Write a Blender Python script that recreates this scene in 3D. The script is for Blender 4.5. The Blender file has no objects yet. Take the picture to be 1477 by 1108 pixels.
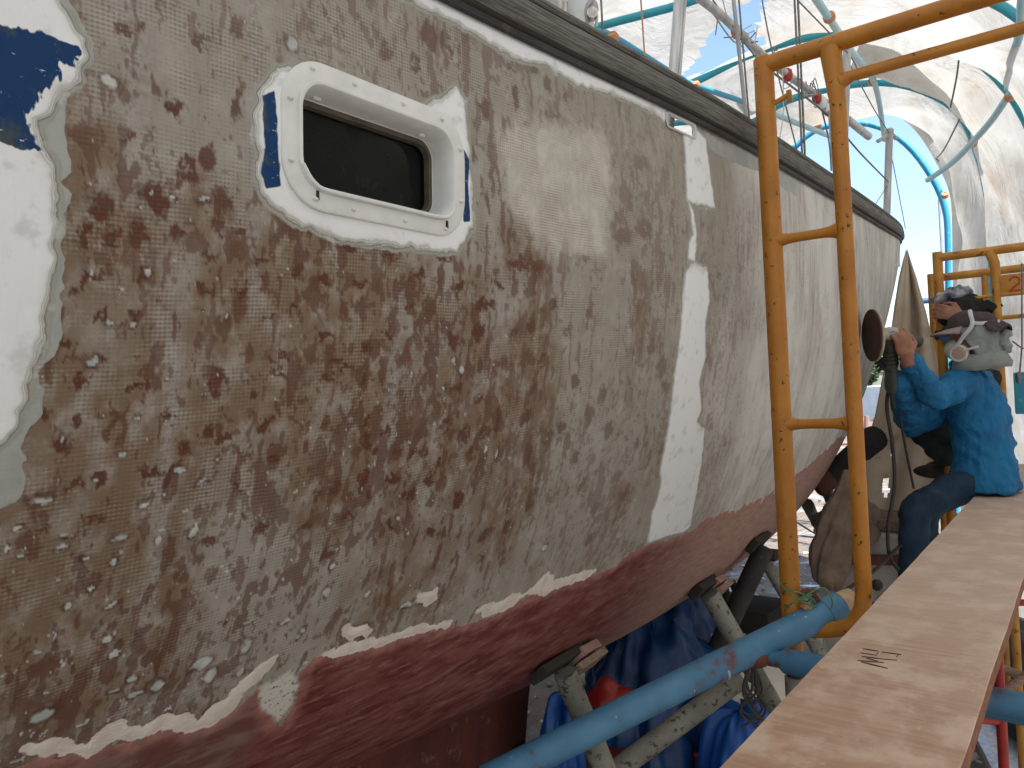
import bpy, bmesh, math, random
import numpy as np
from mathutils import Vector, Matrix
PI = math.pi
random.seed(7)
SC = bpy.context.scene
COL = SC.collection
# ------------------------------------------------------------------ camera, sky, sun, exposure
F, CX, CY, CAMH = 1080.0, 738.5, 554.0, 2.15
ROLL, PIT = 0.045, math.atan(18 / 1080.0)
_f = Vector((0, math.cos(PIT), math.sin(PIT))); _u = Vector((0, -math.sin(PIT), math.cos(PIT))); _r = Vector((1, 0, 0))
RGT = _r * math.cos(ROLL) - _u * math.sin(ROLL)
UPV = _u * math.cos(ROLL) + _r * math.sin(ROLL)
CAM = Vector((0, 0, CAMH))
cd = bpy.data.cameras.new('camera'); cam = bpy.data.objects.new('camera', cd); COL.objects.link(cam)
cd.sensor_width = 36.0; cd.lens = 36.0 * F / 1477.0; cd.clip_start = 0.02; cd.clip_end = 1200
m = Matrix((RGT, UPV, -_f)).transposed().to_4x4(); m.translation = CAM
cam.matrix_world = m
SC.camera = cam
SUN_EL, SUN_AZ = math.radians(58), math.radians(150)     # azimuth measured clockwise from +Y
wd_ = bpy.data.worlds.new('World'); SC.world = wd_; wd_.use_nodes = True
nt = wd_.node_tree; bg = nt.nodes['Background']
sky = nt.nodes.new('ShaderNodeTexSky'); sky.sky_type = 'NISHITA'; sky.sun_disc = False
sky.sun_elevation = SUN_EL; sky.sun_rotation = SUN_AZ; sky.air_density = 1.0; sky.dust_density = 1.5; sky.ozone_density = 1.2
nt.links.new(sky.outputs[0], bg.inputs[0]); bg.inputs[1].default_value = 0.15
sd = bpy.data.lights.new('sun', 'SUN'); sd.energy = 4.5; sd.angle = math.radians(0.6); sd.color = (1, .975, .94)
so = bpy.data.objects.new('sun', sd); COL.objects.link(so)
sdir = Vector((math.sin(SUN_AZ) * math.cos(SUN_EL), math.cos(SUN_AZ) * math.cos(SUN_EL), math.sin(SUN_EL)))
so.rotation_euler = sdir.to_track_quat('Z', 'Y').to_euler(); so.location = (3, -6, 12)
SC.view_settings.view_transform = 'Standard'; SC.view_settings.look = 'None'
SC.view_settings.exposure = 1.2; SC.view_settings.gamma = 1
SC.view_settings.use_curve_mapping = False
SC.cycles.use_denoising = True
SC.cycles.max_bounces = 10; SC.cycles.diffuse_bounces = 5; SC.cycles.transmission_bounces = 8; SC.cycles.transparent_max_bounces = 8
SC.cycles.sample_clamp_indirect = 8
# ------------------------------------------------------------------ frames of reference
A = math.radians(37.8)
UD = Vector((math.sin(A), math.cos(A), 0)); WD = Vector((math.cos(A), -math.sin(A), 0))
def W(q, w, z): return UD * q + WD * w + Vector((0, 0, z))      # along the hull, across it, height
def at(px, py, Y):                                            # point seen at a photo pixel, Y metres ahead
    d = _f + RGT * ((px - CX) / F) - UPV * ((py - CY) / F)
    return CAM + d * (Y / d.y)
def vz(px, py, Y, z):                                         # like at() but pinned to height z, Y found from pixel row
    d = _f + RGT * ((px - CX) / F) - UPV * ((py - CY) / F)
    return CAM + d * ((z - CAMH) / d.z)
def V(*a): return Vector(a)
# ------------------------------------------------------------------ objects
ORG = {}
def tag(o, label=None, cat=None, group=None, kind=None):
    if label: o['label'] = label
    if cat: o['category'] = cat
    if group: o['group'] = group
    if kind: o['kind'] = kind
    return o
def thing(name, loc, label, cat, group=None):
    o = bpy.data.objects.new(name, None); COL.objects.link(o); o.location = loc; o.empty_display_size = .05
    ORG[o.name] = Vector(loc)
    return tag(o, label, cat, group)
class MB:
    def __init__(s): s.v = []; s.f = []; s.mi = []; s.cur = 0
    def add(s, vs, fs):
        n = len(s.v); s.v += [tuple(x) for x in vs]; s.f += [tuple(i + n for i in f) for f in fs]; s.mi += [s.cur] * len(fs); return s
    def box(s, c, size, rot=None, bev=0):
        c = Vector(c); hx, hy, hz = [k / 2 for k in size]
        R = rot if rot is not None else Matrix.Identity(3)
        bev = min(bev, min(hx, hy, hz) * .9)
        if bev <= 0:
            vs = [c + R @ Vector((sx * hx, sy * hy, sz * hz)) for sx in (-1, 1) for sy in (-1, 1) for sz in (-1, 1)]
            return s.add(vs, [(0, 1, 3, 2), (4, 6, 7, 5), (0, 4, 5, 1), (2, 3, 7, 6), (0, 2, 6, 4), (1, 5, 7, 3)])
        bm = bmesh.new(); bmesh.ops.create_cube(bm, size=1)
        for v in bm.verts: v.co = Vector((v.co.x * size[0], v.co.y * size[1], v.co.z * size[2]))
        bmesh.ops.bevel(bm, geom=bm.edges[:], offset=bev, segments=2, affect='EDGES', profile=.6)
        vs = [c + R @ v.co for v in bm.verts]; bm.verts.index_update()
        fs = [[v.index for v in f.verts] for f in bm.faces]; bm.free()
        return s.add(vs, fs)
    def rings(s, rings, closed=True, caps=True, loop=False):
        n = len(rings[0]); vs = [p for r in rings for p in r]; fs = []
        m_ = len(rings)
        for i in range(m_ if loop else m_ - 1):
            a = i * n; b = ((i + 1) % m_) * n
            for j in range(n if closed else n - 1):
                k = (j + 1) % n; fs.append((a + j, a + k, b + k, b + j))
        if caps and closed and not loop:
            fs.append(tuple(range(n - 1, -1, -1))); fs.append(tuple(range((m_ - 1) * n, m_ * n)))
        return s.add(vs, fs)
    def tube(s, pts, r, seg=12, caps=True, flat=1.0, up=None):
        pts = [Vector(p) for p in pts]; n = len(pts)
        rr = list(r) if isinstance(r, (list, tuple)) else [r] * n
        ref = None; rings = []
        for i, p in enumerate(pts):
            t = (pts[min(i + 1, n - 1)] - pts[max(i - 1, 0)]).normalized()
            if ref is None:
                ref = Vector(up) if up is not None else (Vector((0, 0, 1)) if abs(t.z) < .9 else Vector((1, 0, 0)))
            x = (ref - t * ref.dot(t))
            if x.length < 1e-6: x = t.orthogonal()
            x.normalize(); ref = x; y = t.cross(x)
            ra = rr[i] if not isinstance(rr[i], tuple) else rr[i][0]; rb = rr[i] * flat if not isinstance(rr[i], tuple) else rr[i][1]
            rings.append([p + x * ra * math.cos(2 * PI * k / seg) + y * rb * math.sin(2 * PI * k / seg) for k in range(seg)])
        return s.rings(rings, True, caps)
    def ball(s, c, r, seg=14, nr=8, rot=None):
        c = Vector(c); r = r if isinstance(r, (tuple, list)) else (r, r, r); R = rot or Matrix.Identity(3)
        rings = []
        for i in range(nr + 1):
            t = PI * (i + .001 if i == 0 else (i - .001 if i == nr else i)) / nr
            rings.append([c + R @ Vector((r[0] * math.sin(t) * math.cos(2 * PI * k / seg), r[1] * math.sin(t) * math.sin(2 * PI * k / seg), r[2] * math.cos(t))) for k in range(seg)])
        return s.rings(rings)
    def disc(s, c, axis, r, th, seg=32):
        c = Vector(c); a = Vector(axis).normalized()
        prof = [(-.5, .86), (-.42, .97), (-.2, 1), (.2, 1), (.42, .97), (.5, .86)]
        x = a.orthogonal().normalized(); y = a.cross(x)
        return s.rings([[c + a * th * h + (x * math.cos(2 * PI * k / seg) + y * math.sin(2 * PI * k / seg)) * r * k2 for k in range(seg)] for h, k2 in prof])
    def lathe(s, c, axis, prof, seg=24):
        c = Vector(c); a = Vector(axis).normalized(); x = a.orthogonal().normalized(); y = a.cross(x)
        return s.rings([[c + a * h + (x * math.cos(2 * PI * k / seg) + y * math.sin(2 * PI * k / seg)) * max(r_, 1e-4) for k in range(seg)] for r_, h in prof])
    def mesh(s, name, o=Vector((0, 0, 0))):
        me = bpy.data.meshes.new(name)
        me.from_pydata([(x - o.x, y - o.y, z - o.z) for x, y, z in s.v], [], s.f); me.validate(); me.update()
        return me
    def build(s, name, mat, parent=None, smooth=True, angle=40, loc=None):
        root = parent
        while root is not None and root.parent is not None: root = root.parent
        o = ORG[root.name] if root is not None and root.name in ORG else (Vector(loc) if loc is not None else Vector((0, 0, 0)))
        me = s.mesh(name, o)
        for mt in (mat if isinstance(mat, (list, tuple)) else [mat]): me.materials.append(mt)
        if isinstance(mat, (list, tuple)):
            for p, k in zip(me.polygons, s.mi): p.material_index = k
        if smooth:
            me.polygons.foreach_set('use_smooth', [True] * len(me.polygons))
            try: me.set_sharp_from_angle(angle=math.radians(angle))
            except Exception: pass
        ob = bpy.data.objects.new(name, me); COL.objects.link(ob)
        if parent is not None: ob.parent = parent
        else:
            ob.location = o; ORG[ob.name] = o.copy()
        return ob
def smooth_path(pts, n=8):
    pts = [Vector(p) for p in pts]; out = []
    for i in range(len(pts) - 1):
        p0 = pts[max(i - 1, 0)]; p1 = pts[i]; p2 = pts[i + 1]; p3 = pts[min(i + 2, len(pts) - 1)]
        for k in range(n):
            t = k / n
            out.append(.5 * ((2 * p1) + (p2 - p0) * t + (2 * p0 - 5 * p1 + 4 * p2 - p3) * t * t + (3 * p1 - p0 - 3 * p2 + p3) * t ** 3))
    out.append(pts[-1]); return out
def remesh(ob, vox, smooth=6, fac=.5):
    md = ob.modifiers.new('r', 'REMESH'); md.mode = 'VOXEL'; md.voxel_size = vox; md.use_smooth_shade = True
    if smooth:
        s_ = ob.modifiers.new('s', 'SMOOTH'); s_.iterations = smooth; s_.factor = fac
    return ob
def wrinkle(ob, strength, size, tex='CLOUDS', name='folds'):
    t = bpy.data.textures.new(name, tex); t.noise_scale = size
    md = ob.modifiers.new('w', 'DISPLACE'); md.texture = t; md.strength = strength; md.mid_level = .5; md.texture_coords = 'LOCAL'
    return ob
# ------------------------------------------------------------------ noise in numpy
def vnoise(x, y, seed=0):
    xi = np.floor(x).astype(np.int64); yi = np.floor(y).astype(np.int64); xf = x - xi; yf = y - yi
    u = xf * xf * (3 - 2 * xf); v = yf * yf * (3 - 2 * yf)
    def h(a, b):
        n = (a * 374761393 + b * 668265263 + seed * 1442695041) & 0xffffffff
        n = ((n ^ (n >> 13)) * 1274126177) & 0xffffffff
        n = n ^ (n >> 16)
        return (n & 0xffff) / 65535.0
    return (h(xi, yi) * (1 - u) + h(xi + 1, yi) * u) * (1 - v) + (h(xi, yi + 1) * (1 - u) + h(xi + 1, yi + 1) * u) * v
def fbm(x, y, oc=4, seed=0, g=.5):
    s_ = 0; a_ = 1; t = 0
    for k in range(oc):
        s_ = s_ + a_ * vnoise(x * 2 ** k + 17.3 * k, y * 2 ** k - 9.1 * k, seed + k * 31); t += a_; a_ *= g
    return s_ / t
def sstep(a, b, x):
    t = np.clip((x - a) / (b - a), 0, 1); return t * t * (3 - 2 * t)
# ------------------------------------------------------------------ materials
class NT:
    def __init__(s, name):
        s.m = bpy.data.materials.new(name); s.m.use_nodes = True; s.t = s.m.node_tree
        s.b = s.t.nodes['Principled BSDF']; s.out = s.t.nodes['Material Output']; s._tc = None
    def n(s, typ, **kw):
        x = s.t.nodes.new(typ)
        for k, v in kw.items(): setattr(x, k, v)
        return x
    def l(s, a, b): s.t.links.new(a, b)
    def put(s, sock, v):
        if hasattr(v, 'is_linked') or isinstance(v, bpy.types.NodeSocket): s.l(v, sock)
        elif isinstance(v, (tuple, list)) and len(v) == 3 and sock.type == 'RGBA': sock.default_value = (*v, 1)
        else: sock.default_value = v
    def coord(s, scale=(1, 1, 1), kind='Object', src=None, rot=(0, 0, 0)):
        if src is None:
            if s._tc is None: s._tc = s.n('ShaderNodeTexCoord')
            src = s._tc.outputs[kind]
        mp = s.n('ShaderNodeMapping'); s.l(src, mp.inputs[0]); mp.inputs['Scale'].default_value = scale; mp.inputs['Rotation'].default_value = rot
        return mp.outputs[0]
    def noise(s, scale, detail=4, rough=.55, co=None, dist=0):
        x = s.n('ShaderNodeTexNoise'); x.inputs['Scale'].default_value = scale; x.inputs['Detail'].default_value = detail
        x.inputs['Roughness'].default_value = rough; x.inputs['Distortion'].default_value = dist
        s.l(co if co is not None else s.coord(), x.inputs['Vector']); return x.outputs['Fac']
    def vor(s, scale, co=None, feature='F1'):
        x = s.n('ShaderNodeTexVoronoi'); x.feature = feature; x.inputs['Scale'].default_value = scale
        s.l(co if co is not None else s.coord(), x.inputs['Vector']); return x.outputs['Distance']
    def ramp(s, fac, a, b, lo=0., hi=1.):
        x = s.n('ShaderNodeMapRange'); x.interpolation_type = 'SMOOTHSTEP'
        s.put(x.inputs[0], fac)
        for i, v in ((1, a), (2, b), (3, lo), (4, hi)): x.inputs[i].default_value = v
        return x.outputs[0]
    def mix(s, fac, a, b, mode='MIX'):
        x = s.n('ShaderNodeMix'); x.data_type = 'RGBA'; x.blend_type = mode; x.clamp_factor = True
        s.put(x.inputs[0], fac); s.put(x.inputs[6], a); s.put(x.inputs[7], b); return x.outputs[2]
    def math(s, op, a, b=0., c=0.):
        x = s.n('ShaderNodeMath'); x.operation = op; s.put(x.inputs[0], a); s.put(x.inputs[1], b); s.put(x.inputs[2], c); return x.outputs[0]
    def attr(s, name):
        x = s.n('ShaderNodeAttribute'); x.attribute_name = name; return x
    def bump(s, h, strength=.3, dist=.01, nrm=None):
        x = s.n('ShaderNodeBump'); x.inputs['Strength'].default_value = strength; x.inputs['Distance'].default_value = dist
        s.l(h, x.inputs['Height'])
        if nrm is not None: s.l(nrm, x.inputs['Normal'])
        s.l(x.outputs[0], s.b.inputs['Normal']); return x.outputs[0]
    def base(s, c): s.put(s.b.inputs['Base Color'], c); return s
    def set(s, **kw):
        for k, v in kw.items(): s.put(s.b.inputs[k.replace('_', ' ')], v)
        return s
def simple(name, c1, c2, scale=20, rough=.6, metal=0., bump=.15, bdist=.003, dirt=None, dth=(.6, .68), dscale=60, stretch=(1, 1, 1), rough2=None, chips=None):
    k = NT(name); co = k.coord(stretch)
    n1 = k.noise(scale, 5, .6, co)
    c = k.mix(k.ramp(n1, .3, .7), c1, c2)
    h = n1
    if dirt is not None:
        n2 = k.noise(dscale, 4, .6, k.coord())
        d = k.ramp(n2, dth[0], dth[1]); c = k.mix(d, c, dirt)
        h = k.math('SUBTRACT', n1, k.math('MULTIPLY', d, .6))
    if chips is not None:
        cc, cs, a_, b_ = chips
        c = k.mix(k.ramp(k.noise(cs, 6, .65, k.coord()), a_, b_), c, cc)
    k.base(c).set(Metallic=metal)
    k.set(Roughness=k.ramp(n1, .2, .8, rough, rough2 if rough2 is not None else min(1, rough + .15)))
    if bump: k.bump(h, bump, bdist)
    return k.m
M = {}
M['yellow'] = simple('chipped_yellow_paint', (.44, .175, .011), (.34, .125, .009), 9, .42, 0, .25, .002, dirt=(.05, .02, .01), dth=(.64, .675), dscale=62, chips=((.17, .06, .02), 7, .60, .72))
M['yellow_far'] = simple('faded_yellow_paint', (.50, .24, .03), (.38, .16, .02), 9, .5, 0, .2, .002, dirt=(.16, .06, .03), dth=(.60, .68), dscale=25, chips=((.30, .10, .03), 5, .58, .7))
M['red_steel'] = simple('red_paint_steel', (.38, .02, .015), (.27, .012, .012), 10, .42, 0, .2, .002, dirt=(.08, .02, .02), dth=(.66, .72), dscale=40)
M['blue_steel'] = simple('worn_blue_paint_steel', (.075, .22, .36), (.05, .155, .27), 7, .5, 0, .3, .003, dirt=(.12, .055, .04), dth=(.57, .66), dscale=7, chips=((.42, .5, .54), 26, .66, .70))
M['grey_steel'] = simple('muddy_grey_steel', (.24, .25, .21), (.15, .15, .125), 9, .6, .1, .3, .003, dirt=(.07, .05, .035), dth=(.57, .64), dscale=45)
M['dark_steel'] = simple('dark_steel', (.035, .035, .035), (.02, .018, .016), 10, .6, .2, .3, .003, dirt=(.07, .05, .04), dth=(.6, .7), dscale=30)
M['galv'] = simple('galvanised_metal', (.62, .63, .64), (.42, .43, .45), 30, .32, .75, .1, .001, stretch=(1, 1, .1))
M['alu_dull'] = simple('dull_aluminium', (.5, .5, .5), (.34, .34, .35), 25, .42, .6, .1, .001, stretch=(1, 1, .1))
M['wire'] = simple('steel_wire', (.22, .22, .22), (.12, .12, .12), 60, .45, .6, 0)
M['rope'] = simple('pale_rope', (.6, .57, .5), (.4, .37, .32), 200, .9, 0, .3, .002)
M['cable'] = simple('black_rubber_cable', (.02, .02, .02), (.035, .03, .028), 30, .5, 0, 0)
M['green_cord'] = simple('green_nylon_cord', (.10, .26, .10), (.06, .18, .07), 60, .6, 0, 0)
M['pipe_blue'] = simple('cyan_blue_plastic_pipe', (.02, .25, .42), (.03, .30, .47), 6, .4, 0, 0, dirt=(.25, .4, .45), dth=(.62, .75), dscale=10)
M['pipe_teal'] = simple('teal_plastic_pipe', (.02, .26, .33), (.03, .33, .42), 6, .4, 0, 0)
M['pipe_pale'] = simple('bleached_blue_plastic_pipe', (.30, .50, .58), (.42, .58, .62), 6, .45, 0, 0)
M['tape'] = simple('orange_brown_tape', (.55, .25, .12), (.45, .2, .1), 40, .6, 0, .2, .002)
M['wood_pad'] = simple('pad_timber', (.30, .20, .15), (.20, .13, .095), 20, .8, 0, .4, .004, stretch=(1, 8, 8), dirt=(.07, .05, .04), dth=(.55, .7), dscale=20)
M['pink_wood'] = simple('pinkish_planed_timber', (.36, .22, .18), (.28, .16, .13), 20, .8, 0, .3, .003, stretch=(1, 8, 8))
M['wood_plug'] = simple('pale_wood_end', (.55, .40, .24), (.42, .29, .16), 40, .85, 0, .5, .003)
M['blue_tarp'] = simple('blue_tarpaulin', (.002, .048, .17), (.0015, .028, .11), 8, .38, 0, .4, .006, dirt=(.2, .25, .3), dth=(.72, .76), dscale=50)
M['bright_blue'] = simple('bright_blue_plastic', (.003, .085, .36), (.003, .06, .27), 5, .4, 0, .2, .004)
M['red_bag'] = simple('red_plastic_bag', (.30, .015, .012), (.20, .01, .01), 8, .4, 0, .4, .008)
M['red_bin'] = simple('dusty_red_plastic', (.16, .025, .025), (.10, .015, .018), 7, .5, 0, .1, .003, dirt=(.16, .12, .11), dth=(.55, .7), dscale=14)
M['black_bag'] = simple('black_plastic_bag', (.012, .012, .013), (.02, .02, .022), 10, .3, 0, .6, .01)
M['brown_tarp'] = simple('brown_canvas', (.46, .39, .31), (.36, .29, .22), 3, .9, 0, .3, .01, dirt=(.19, .13, .10), dth=(.55, .75), dscale=4)
M['burlap'] = simple('burlap_cloth', (.23, .175, .13), (.15, .105, .08), 12, .95, 0, .5, .006)
M['white_board'] = simple('grubby_white_board', (.52, .50, .45), (.42, .40, .36), 6, .6, 0, .1, .002, dirt=(.25, .22, .18), dth=(.6, .75), dscale=9)
M['red_brown'] = simple('red_brown_timber', (.14, .045, .03), (.09, .03, .02), 14, .7, 0, .3, .003)
M['shirt'] = None
M['jeans'] = simple('dark_blue_denim', (.016, .045, .085), (.009, .026, .055), 9, .9, 0, .35, .006, dirt=(.05, .075, .095), dth=(.6, .8), dscale=12)
M['trouser2'] = simple('dark_green_trousers', (.02, .035, .035), (.012, .022, .022), 9, .9, 0, .35, .006)
M['skin'] = simple('tanned_skin', (.30, .135, .085), (.24, .10, .062), 25, .55, 0, .15, .001)
M['cap'] = simple('brown_grey_cap_cloth', (.065, .048, .045), (.04, .03, .03), 30, .9, 0, .3, .003)
M['brim'] = simple('mauve_cap_brim', (.30, .23, .24), (.22, .17, .18), 30, .85, 0, .2, .002)
M['hood'] = simple('grey_cotton_cloth', (.26, .28, .27), (.18, .20, .195), 14, .95, 0, .4, .005)
M['strap'] = simple('pale_grey_strap', (.55, .57, .58), (.45, .47, .48), 30, .8, 0, .1, .001)
M['respirator'] = simple('off_white_plastic', (.62, .58, .52), (.5, .46, .4), 20, .45, 0, .1, .001)
M['pinkfilter'] = simple('pink_grey_filter', (.45, .30, .27), (.35, .25, .22), 30, .7, 0, .1, .001)
M['black_cloth'] = simple('black_cloth', (.012, .012, .013), (.02, .019, .019), 20, .95, 0, .6, .01)
M['navy_cloth'] = simple('navy_white_cloth', (.02, .035, .10), (.5, .5, .48), 14, .9, 0, .3, .004)
M['glove'] = simple('dark_work_glove', (.02, .018, .018), (.035, .03, .028), 30, .8, 0, .2, .002)
M['tool_grey'] = simple('grey_cast_metal', (.34, .35, .33), (.25, .26, .25), 25, .4, .5, .1, .001)
M['tool_dark'] = simple('dark_green_grey_plastic', (.045, .055, .045), (.03, .035, .03), 25, .5, 0, .1, .001)
M['pad_brown'] = simple('brown_sanding_pad', (.06, .028, .02), (.045, .02, .016), 30, .9, 0, .3, .002)
M['pad_rim'] = simple('cream_foam_rim', (.42, .37, .28), (.34, .29, .22), 30, .9, 0, .2, .002)
M['white_gloss'] = simple('white_gelcoat_fitting', (.72, .74, .74), (.64, .66, .66), 8, .3, 0, 0)
M['chrome'] = simple('stainless_fitting', (.6, .58, .54), (.35, .32, .28), 40, .25, .9, .1, .001)
M['dark_rubber'] = simple('dark_rubber', (.012, .012, .012), (.02, .02, .02), 20, .6, 0, 0)
M['far_boat'] = simple('pale_distant_paint', (.6, .62, .62), (.45, .5, .52), 2, .5, 0, 0)
M['far_blue'] = simple('distant_blue_paint', (.05, .13, .25), (.05, .1, .2), 2, .6, 0, 0)
def shirt_mat():
    k = NT('blue_jersey'); n = k.noise(7, 3, .5, k.coord((1, 1, 1)))
    k.base(k.mix(k.ramp(n, .3, .7), (.003, .15, .34), (.002, .115, .28))).set(Roughness=.78)
    w = k.noise(11, 4, .55, k.coord((1, 1, .55), rot=(.5, .3, 0)), dist=1.4)
    k.bump(w, .75, .03)
    return k.m
M['shirt'] = shirt_mat()
def translucent_tarp():
    k = NT('translucent_canopy_canvas')
    n1 = k.noise(.8, 5, .6); n2 = k.noise(3.2, 5, .65, dist=.6)
    st = k.ramp(k.noise(.9, 4, .6, k.coord((1, 1, 1.6))), .52, .70)
    c = k.mix(k.ramp(n2, .35, .75), (.62, .60, .555), (.50, .475, .42))
    c = k.mix(k.math('MULTIPLY', st, .6), c, (.50, .37, .25))
    c = k.mix(k.ramp(k.noise(9, 5, .7), .64, .72, 0, .5), c, (.36, .25, .17))
    c = k.mix(k.ramp(n1, .55, .75, 0, .5), c, (.72, .70, .64))
    d = k.n('ShaderNodeBsdfDiffuse'); t = k.n('ShaderNodeBsdfTranslucent'); mx = k.n('ShaderNodeMixShader')
    k.l(c, d.inputs[0]); k.l(c, t.inputs[0]); mx.inputs[0].default_value = .38
    k.l(d.outputs[0], mx.inputs[1]); k.l(t.outputs[0], mx.inputs[2]); k.l(mx.outputs[0], k.out.inputs[0])
    b = k.n('ShaderNodeBump'); b.inputs['Strength'].default_value = .55; b.inputs['Distance'].default_value = .11
    w = k.noise(2.2, 5, .6, k.coord((1, 1, .35), rot=(.4, .2, .3)), dist=1.5)
    k.l(w, b.inputs['Height']); k.l(b.outputs[0], d.inputs['Normal']); k.l(b.outputs[0], t.inputs['Normal'])
    return k.m
M['canopy'] = translucent_tarp()
def ground_mat():
    k = NT('muddy_yard_ground')
    big = k.noise(.5, 6, .6); mid = k.noise(4, 6, .65); fine = k.noise(45, 6, .7)
    c = k.mix(k.ramp(mid, .3, .7), (.125, .095, .07), (.24, .20, .16))
    c = k.mix(k.ramp(fine, .35, .7), c, (.17, .135, .105))
    c = k.mix(k.ramp(big, .52, .66), c, (.34, .31, .27))
    v = k.vor(32, k.coord((1, 1, 1)))
    pc = k.ramp(v, .10, .05); pc = k.math('MULTIPLY', pc, k.ramp(k.noise(3, 3), .42, .6))
    c = k.mix(pc, c, (.5, .47, .42))
    wet = k.ramp(k.noise(1.6, 5, .65), .545, .62)
    c = k.mix(k.math('MULTIPLY', wet, .5), c, (.055, .045, .04))
    k.base(c); k.set(Roughness=k.math('SUBTRACT', .92, k.math('MULTIPLY', wet, .72)))
    k.bump(k.math('ADD', k.math('MULTIPLY', fine, .5), k.math('ADD', mid, pc)), .7, .02)
    return k.m
M['ground'] = ground_mat()
def plank_mat():
    k = NT('weathered_plank_face')
    co = k.coord(src=k.attr('qa').outputs['Vector'])
    gr = k.noise(1, 6, .6, k.coord((3.5, 75, 1), src=k.attr('qa').outputs['Vector'], rot=(0, 0, 0)), dist=.15)
    blot = k.noise(9, 6, .62, k.coord((1, .8, 1), src=k.attr('qa').outputs['Vector']))
    sm = k.noise(1, 5, .7, k.coord((7, 30, 1), src=k.attr('qa').outputs['Vector']))
    c = k.mix(k.ramp(gr, .3, .7), (.47, .30, .205), (.36, .215, .14))
    c = k.mix(k.ramp(blot, .42, .66), c, (.58, .43, .33))
    c = k.mix(k.ramp(sm, .55, .75, 0, .3), c, (.58, .49, .41))
    c = k.mix(k.ramp(k.noise(6.1, 5, .65, co), .56, .70, 0, .55), c, (.33, .20, .135))
    c = k.mix(k.ramp(k.noise(17, 5, .7, co), .60, .72, 0, .5), c, (.66, .58, .50))
    c = k.mix(k.ramp(k.noise(160, 2, .5, co), .74, .78, 0, .6), c, (.20, .12, .08))
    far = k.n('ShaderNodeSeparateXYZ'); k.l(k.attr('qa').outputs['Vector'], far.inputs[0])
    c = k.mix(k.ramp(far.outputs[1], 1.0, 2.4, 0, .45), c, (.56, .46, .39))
    k.base(c).set(Roughness=.72)
    k.bump(gr, .25, .002)
    return k.m
M['plank'] = plank_mat()
M['plank_edge'] = simple('plank_edge_timber', (.27, .11, .055), (.19, .07, .035), 30, .8, 0, .4, .003, stretch=(1, 1, 6), dirt=(.10, .04, .02), dth=(.6, .7), dscale=30)
def rail_mat():
    k = NT('weathered_teak')
    s = k.attr('qa').outputs['Vector']
    g1 = k.noise(1, 6, .65, k.coord((9, 260, 1), src=s), dist=.3); g2 = k.noise(1, 4, .6, k.coord((4, 30, 1), src=s))
    c = k.mix(k.ramp(g1, .33, .66), (.05, .050, .046), (.17, .168, .155))
    c = k.mix(k.ramp(g2, .5, .75, 0, .6), c, (.11, .085, .065))
    c = k.mix(k.ramp(k.noise(1, 5, .7, k.coord((60, 60, 1), src=s)), .60, .72, 0, .5), c, (.045, .042, .036))
    k.base(c).set(Roughness=.85); k.bump(g1, .7, .003); return k.m
M['teak'] = rail_mat()
# ------------------------------------------------------------------ sailing boat hull
QK = np.array([-3, -1, 0, 1, 2, 3, 4, 5, 6, 7, 8, 9.])
HZ = np.array([2.744, 2.745, 2.763, 2.804, 2.86, 2.877, 2.903, 2.999, 3.129, 3.289, 3.448, 3.61])
HW = np.array([-0.749, -0.78, -0.803, -0.805, -0.797, -0.785, -0.795, -0.89, -1.059, -1.326, -1.653, -1.976])
HB = np.array([1.492, 1.374, 1.256, 1.163, 1.097, 1.083, 1.143, 1.326, 1.621, 1.988, 2.394, 2.801])
HN = np.array([1.856, 2.167, 2.432, 2.578, 2.48, 2.309, 2.094, 1.66, 1.375, 1.273, 1.4, 1.66])
def cub(x, yp):
    x = np.asarray(x, float); m_ = np.gradient(yp, QK); i = np.clip(np.searchsorted(QK, x) - 1, 0, len(QK) - 2)
    h = QK[i + 1] - QK[i]; t = (x - QK[i]) / h
    return (2*t**3-3*t**2+1)*yp[i]+(t**3-2*t**2+t)*h*m_[i]+(-2*t**3+3*t**2)*yp[i+1]+(t**3-t**2)*h*m_[i+1]
def wcen(q): return -2.228 + .055 * np.asarray(q)
QBOW = 8.30
def hull_wz(q, th):
    n = cub(q, HN); c = np.cos(th) ** (2 / n); s = np.sin(th) ** (2 / n); wc = wcen(q)
    return wc + (cub(q, HW) - wc) * c, cub(q, HZ) + (cub(q, HB) - cub(q, HZ)) * s
def sheer(q): return float(cub(q, HW)), float(cub(q, HZ))
# columns: even steps as seen along the side, rows: even in girth
qf = np.linspace(.2, 6.3, 4000)
X_ = (.613 * qf - .79 * .8) / (.79 * qf + .49); cum = np.cumsum(np.abs(np.gradient(X_))); cum /= cum[-1]
qs = np.concatenate([np.linspace(-3, .19, 60), np.interp(np.linspace(0, 1, 1050), cum, qf), np.linspace(6.33, QBOW, 60)])
fr = np.concatenate([np.linspace(0, .80, 680), np.linspace(.805, 1, 22)])
NQ, NV = len(qs), len(fr)
thf = np.concatenate([[0], np.geomspace(1e-4, .06, 120), np.linspace(.065, PI / 2 - .002, 420), [PI / 2]])
HQ = np.repeat(qs[:, None], NV, 1); Hw = np.zeros((NQ, NV)); Hz = np.zeros((NQ, NV)); Ha = np.zeros((NQ, NV))
for i, q in enumerate(qs):
    w_, z_ = hull_wz(np.full(len(thf), q), thf)
    a_ = np.concatenate([[0], np.cumsum(np.hypot(np.diff(w_), np.diff(z_)))])
    t_ = fr * a_[-1]
    Hw[i] = np.interp(t_, a_, w_); Hz[i] = np.interp(t_, a_, z_); Ha[i] = t_
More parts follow.
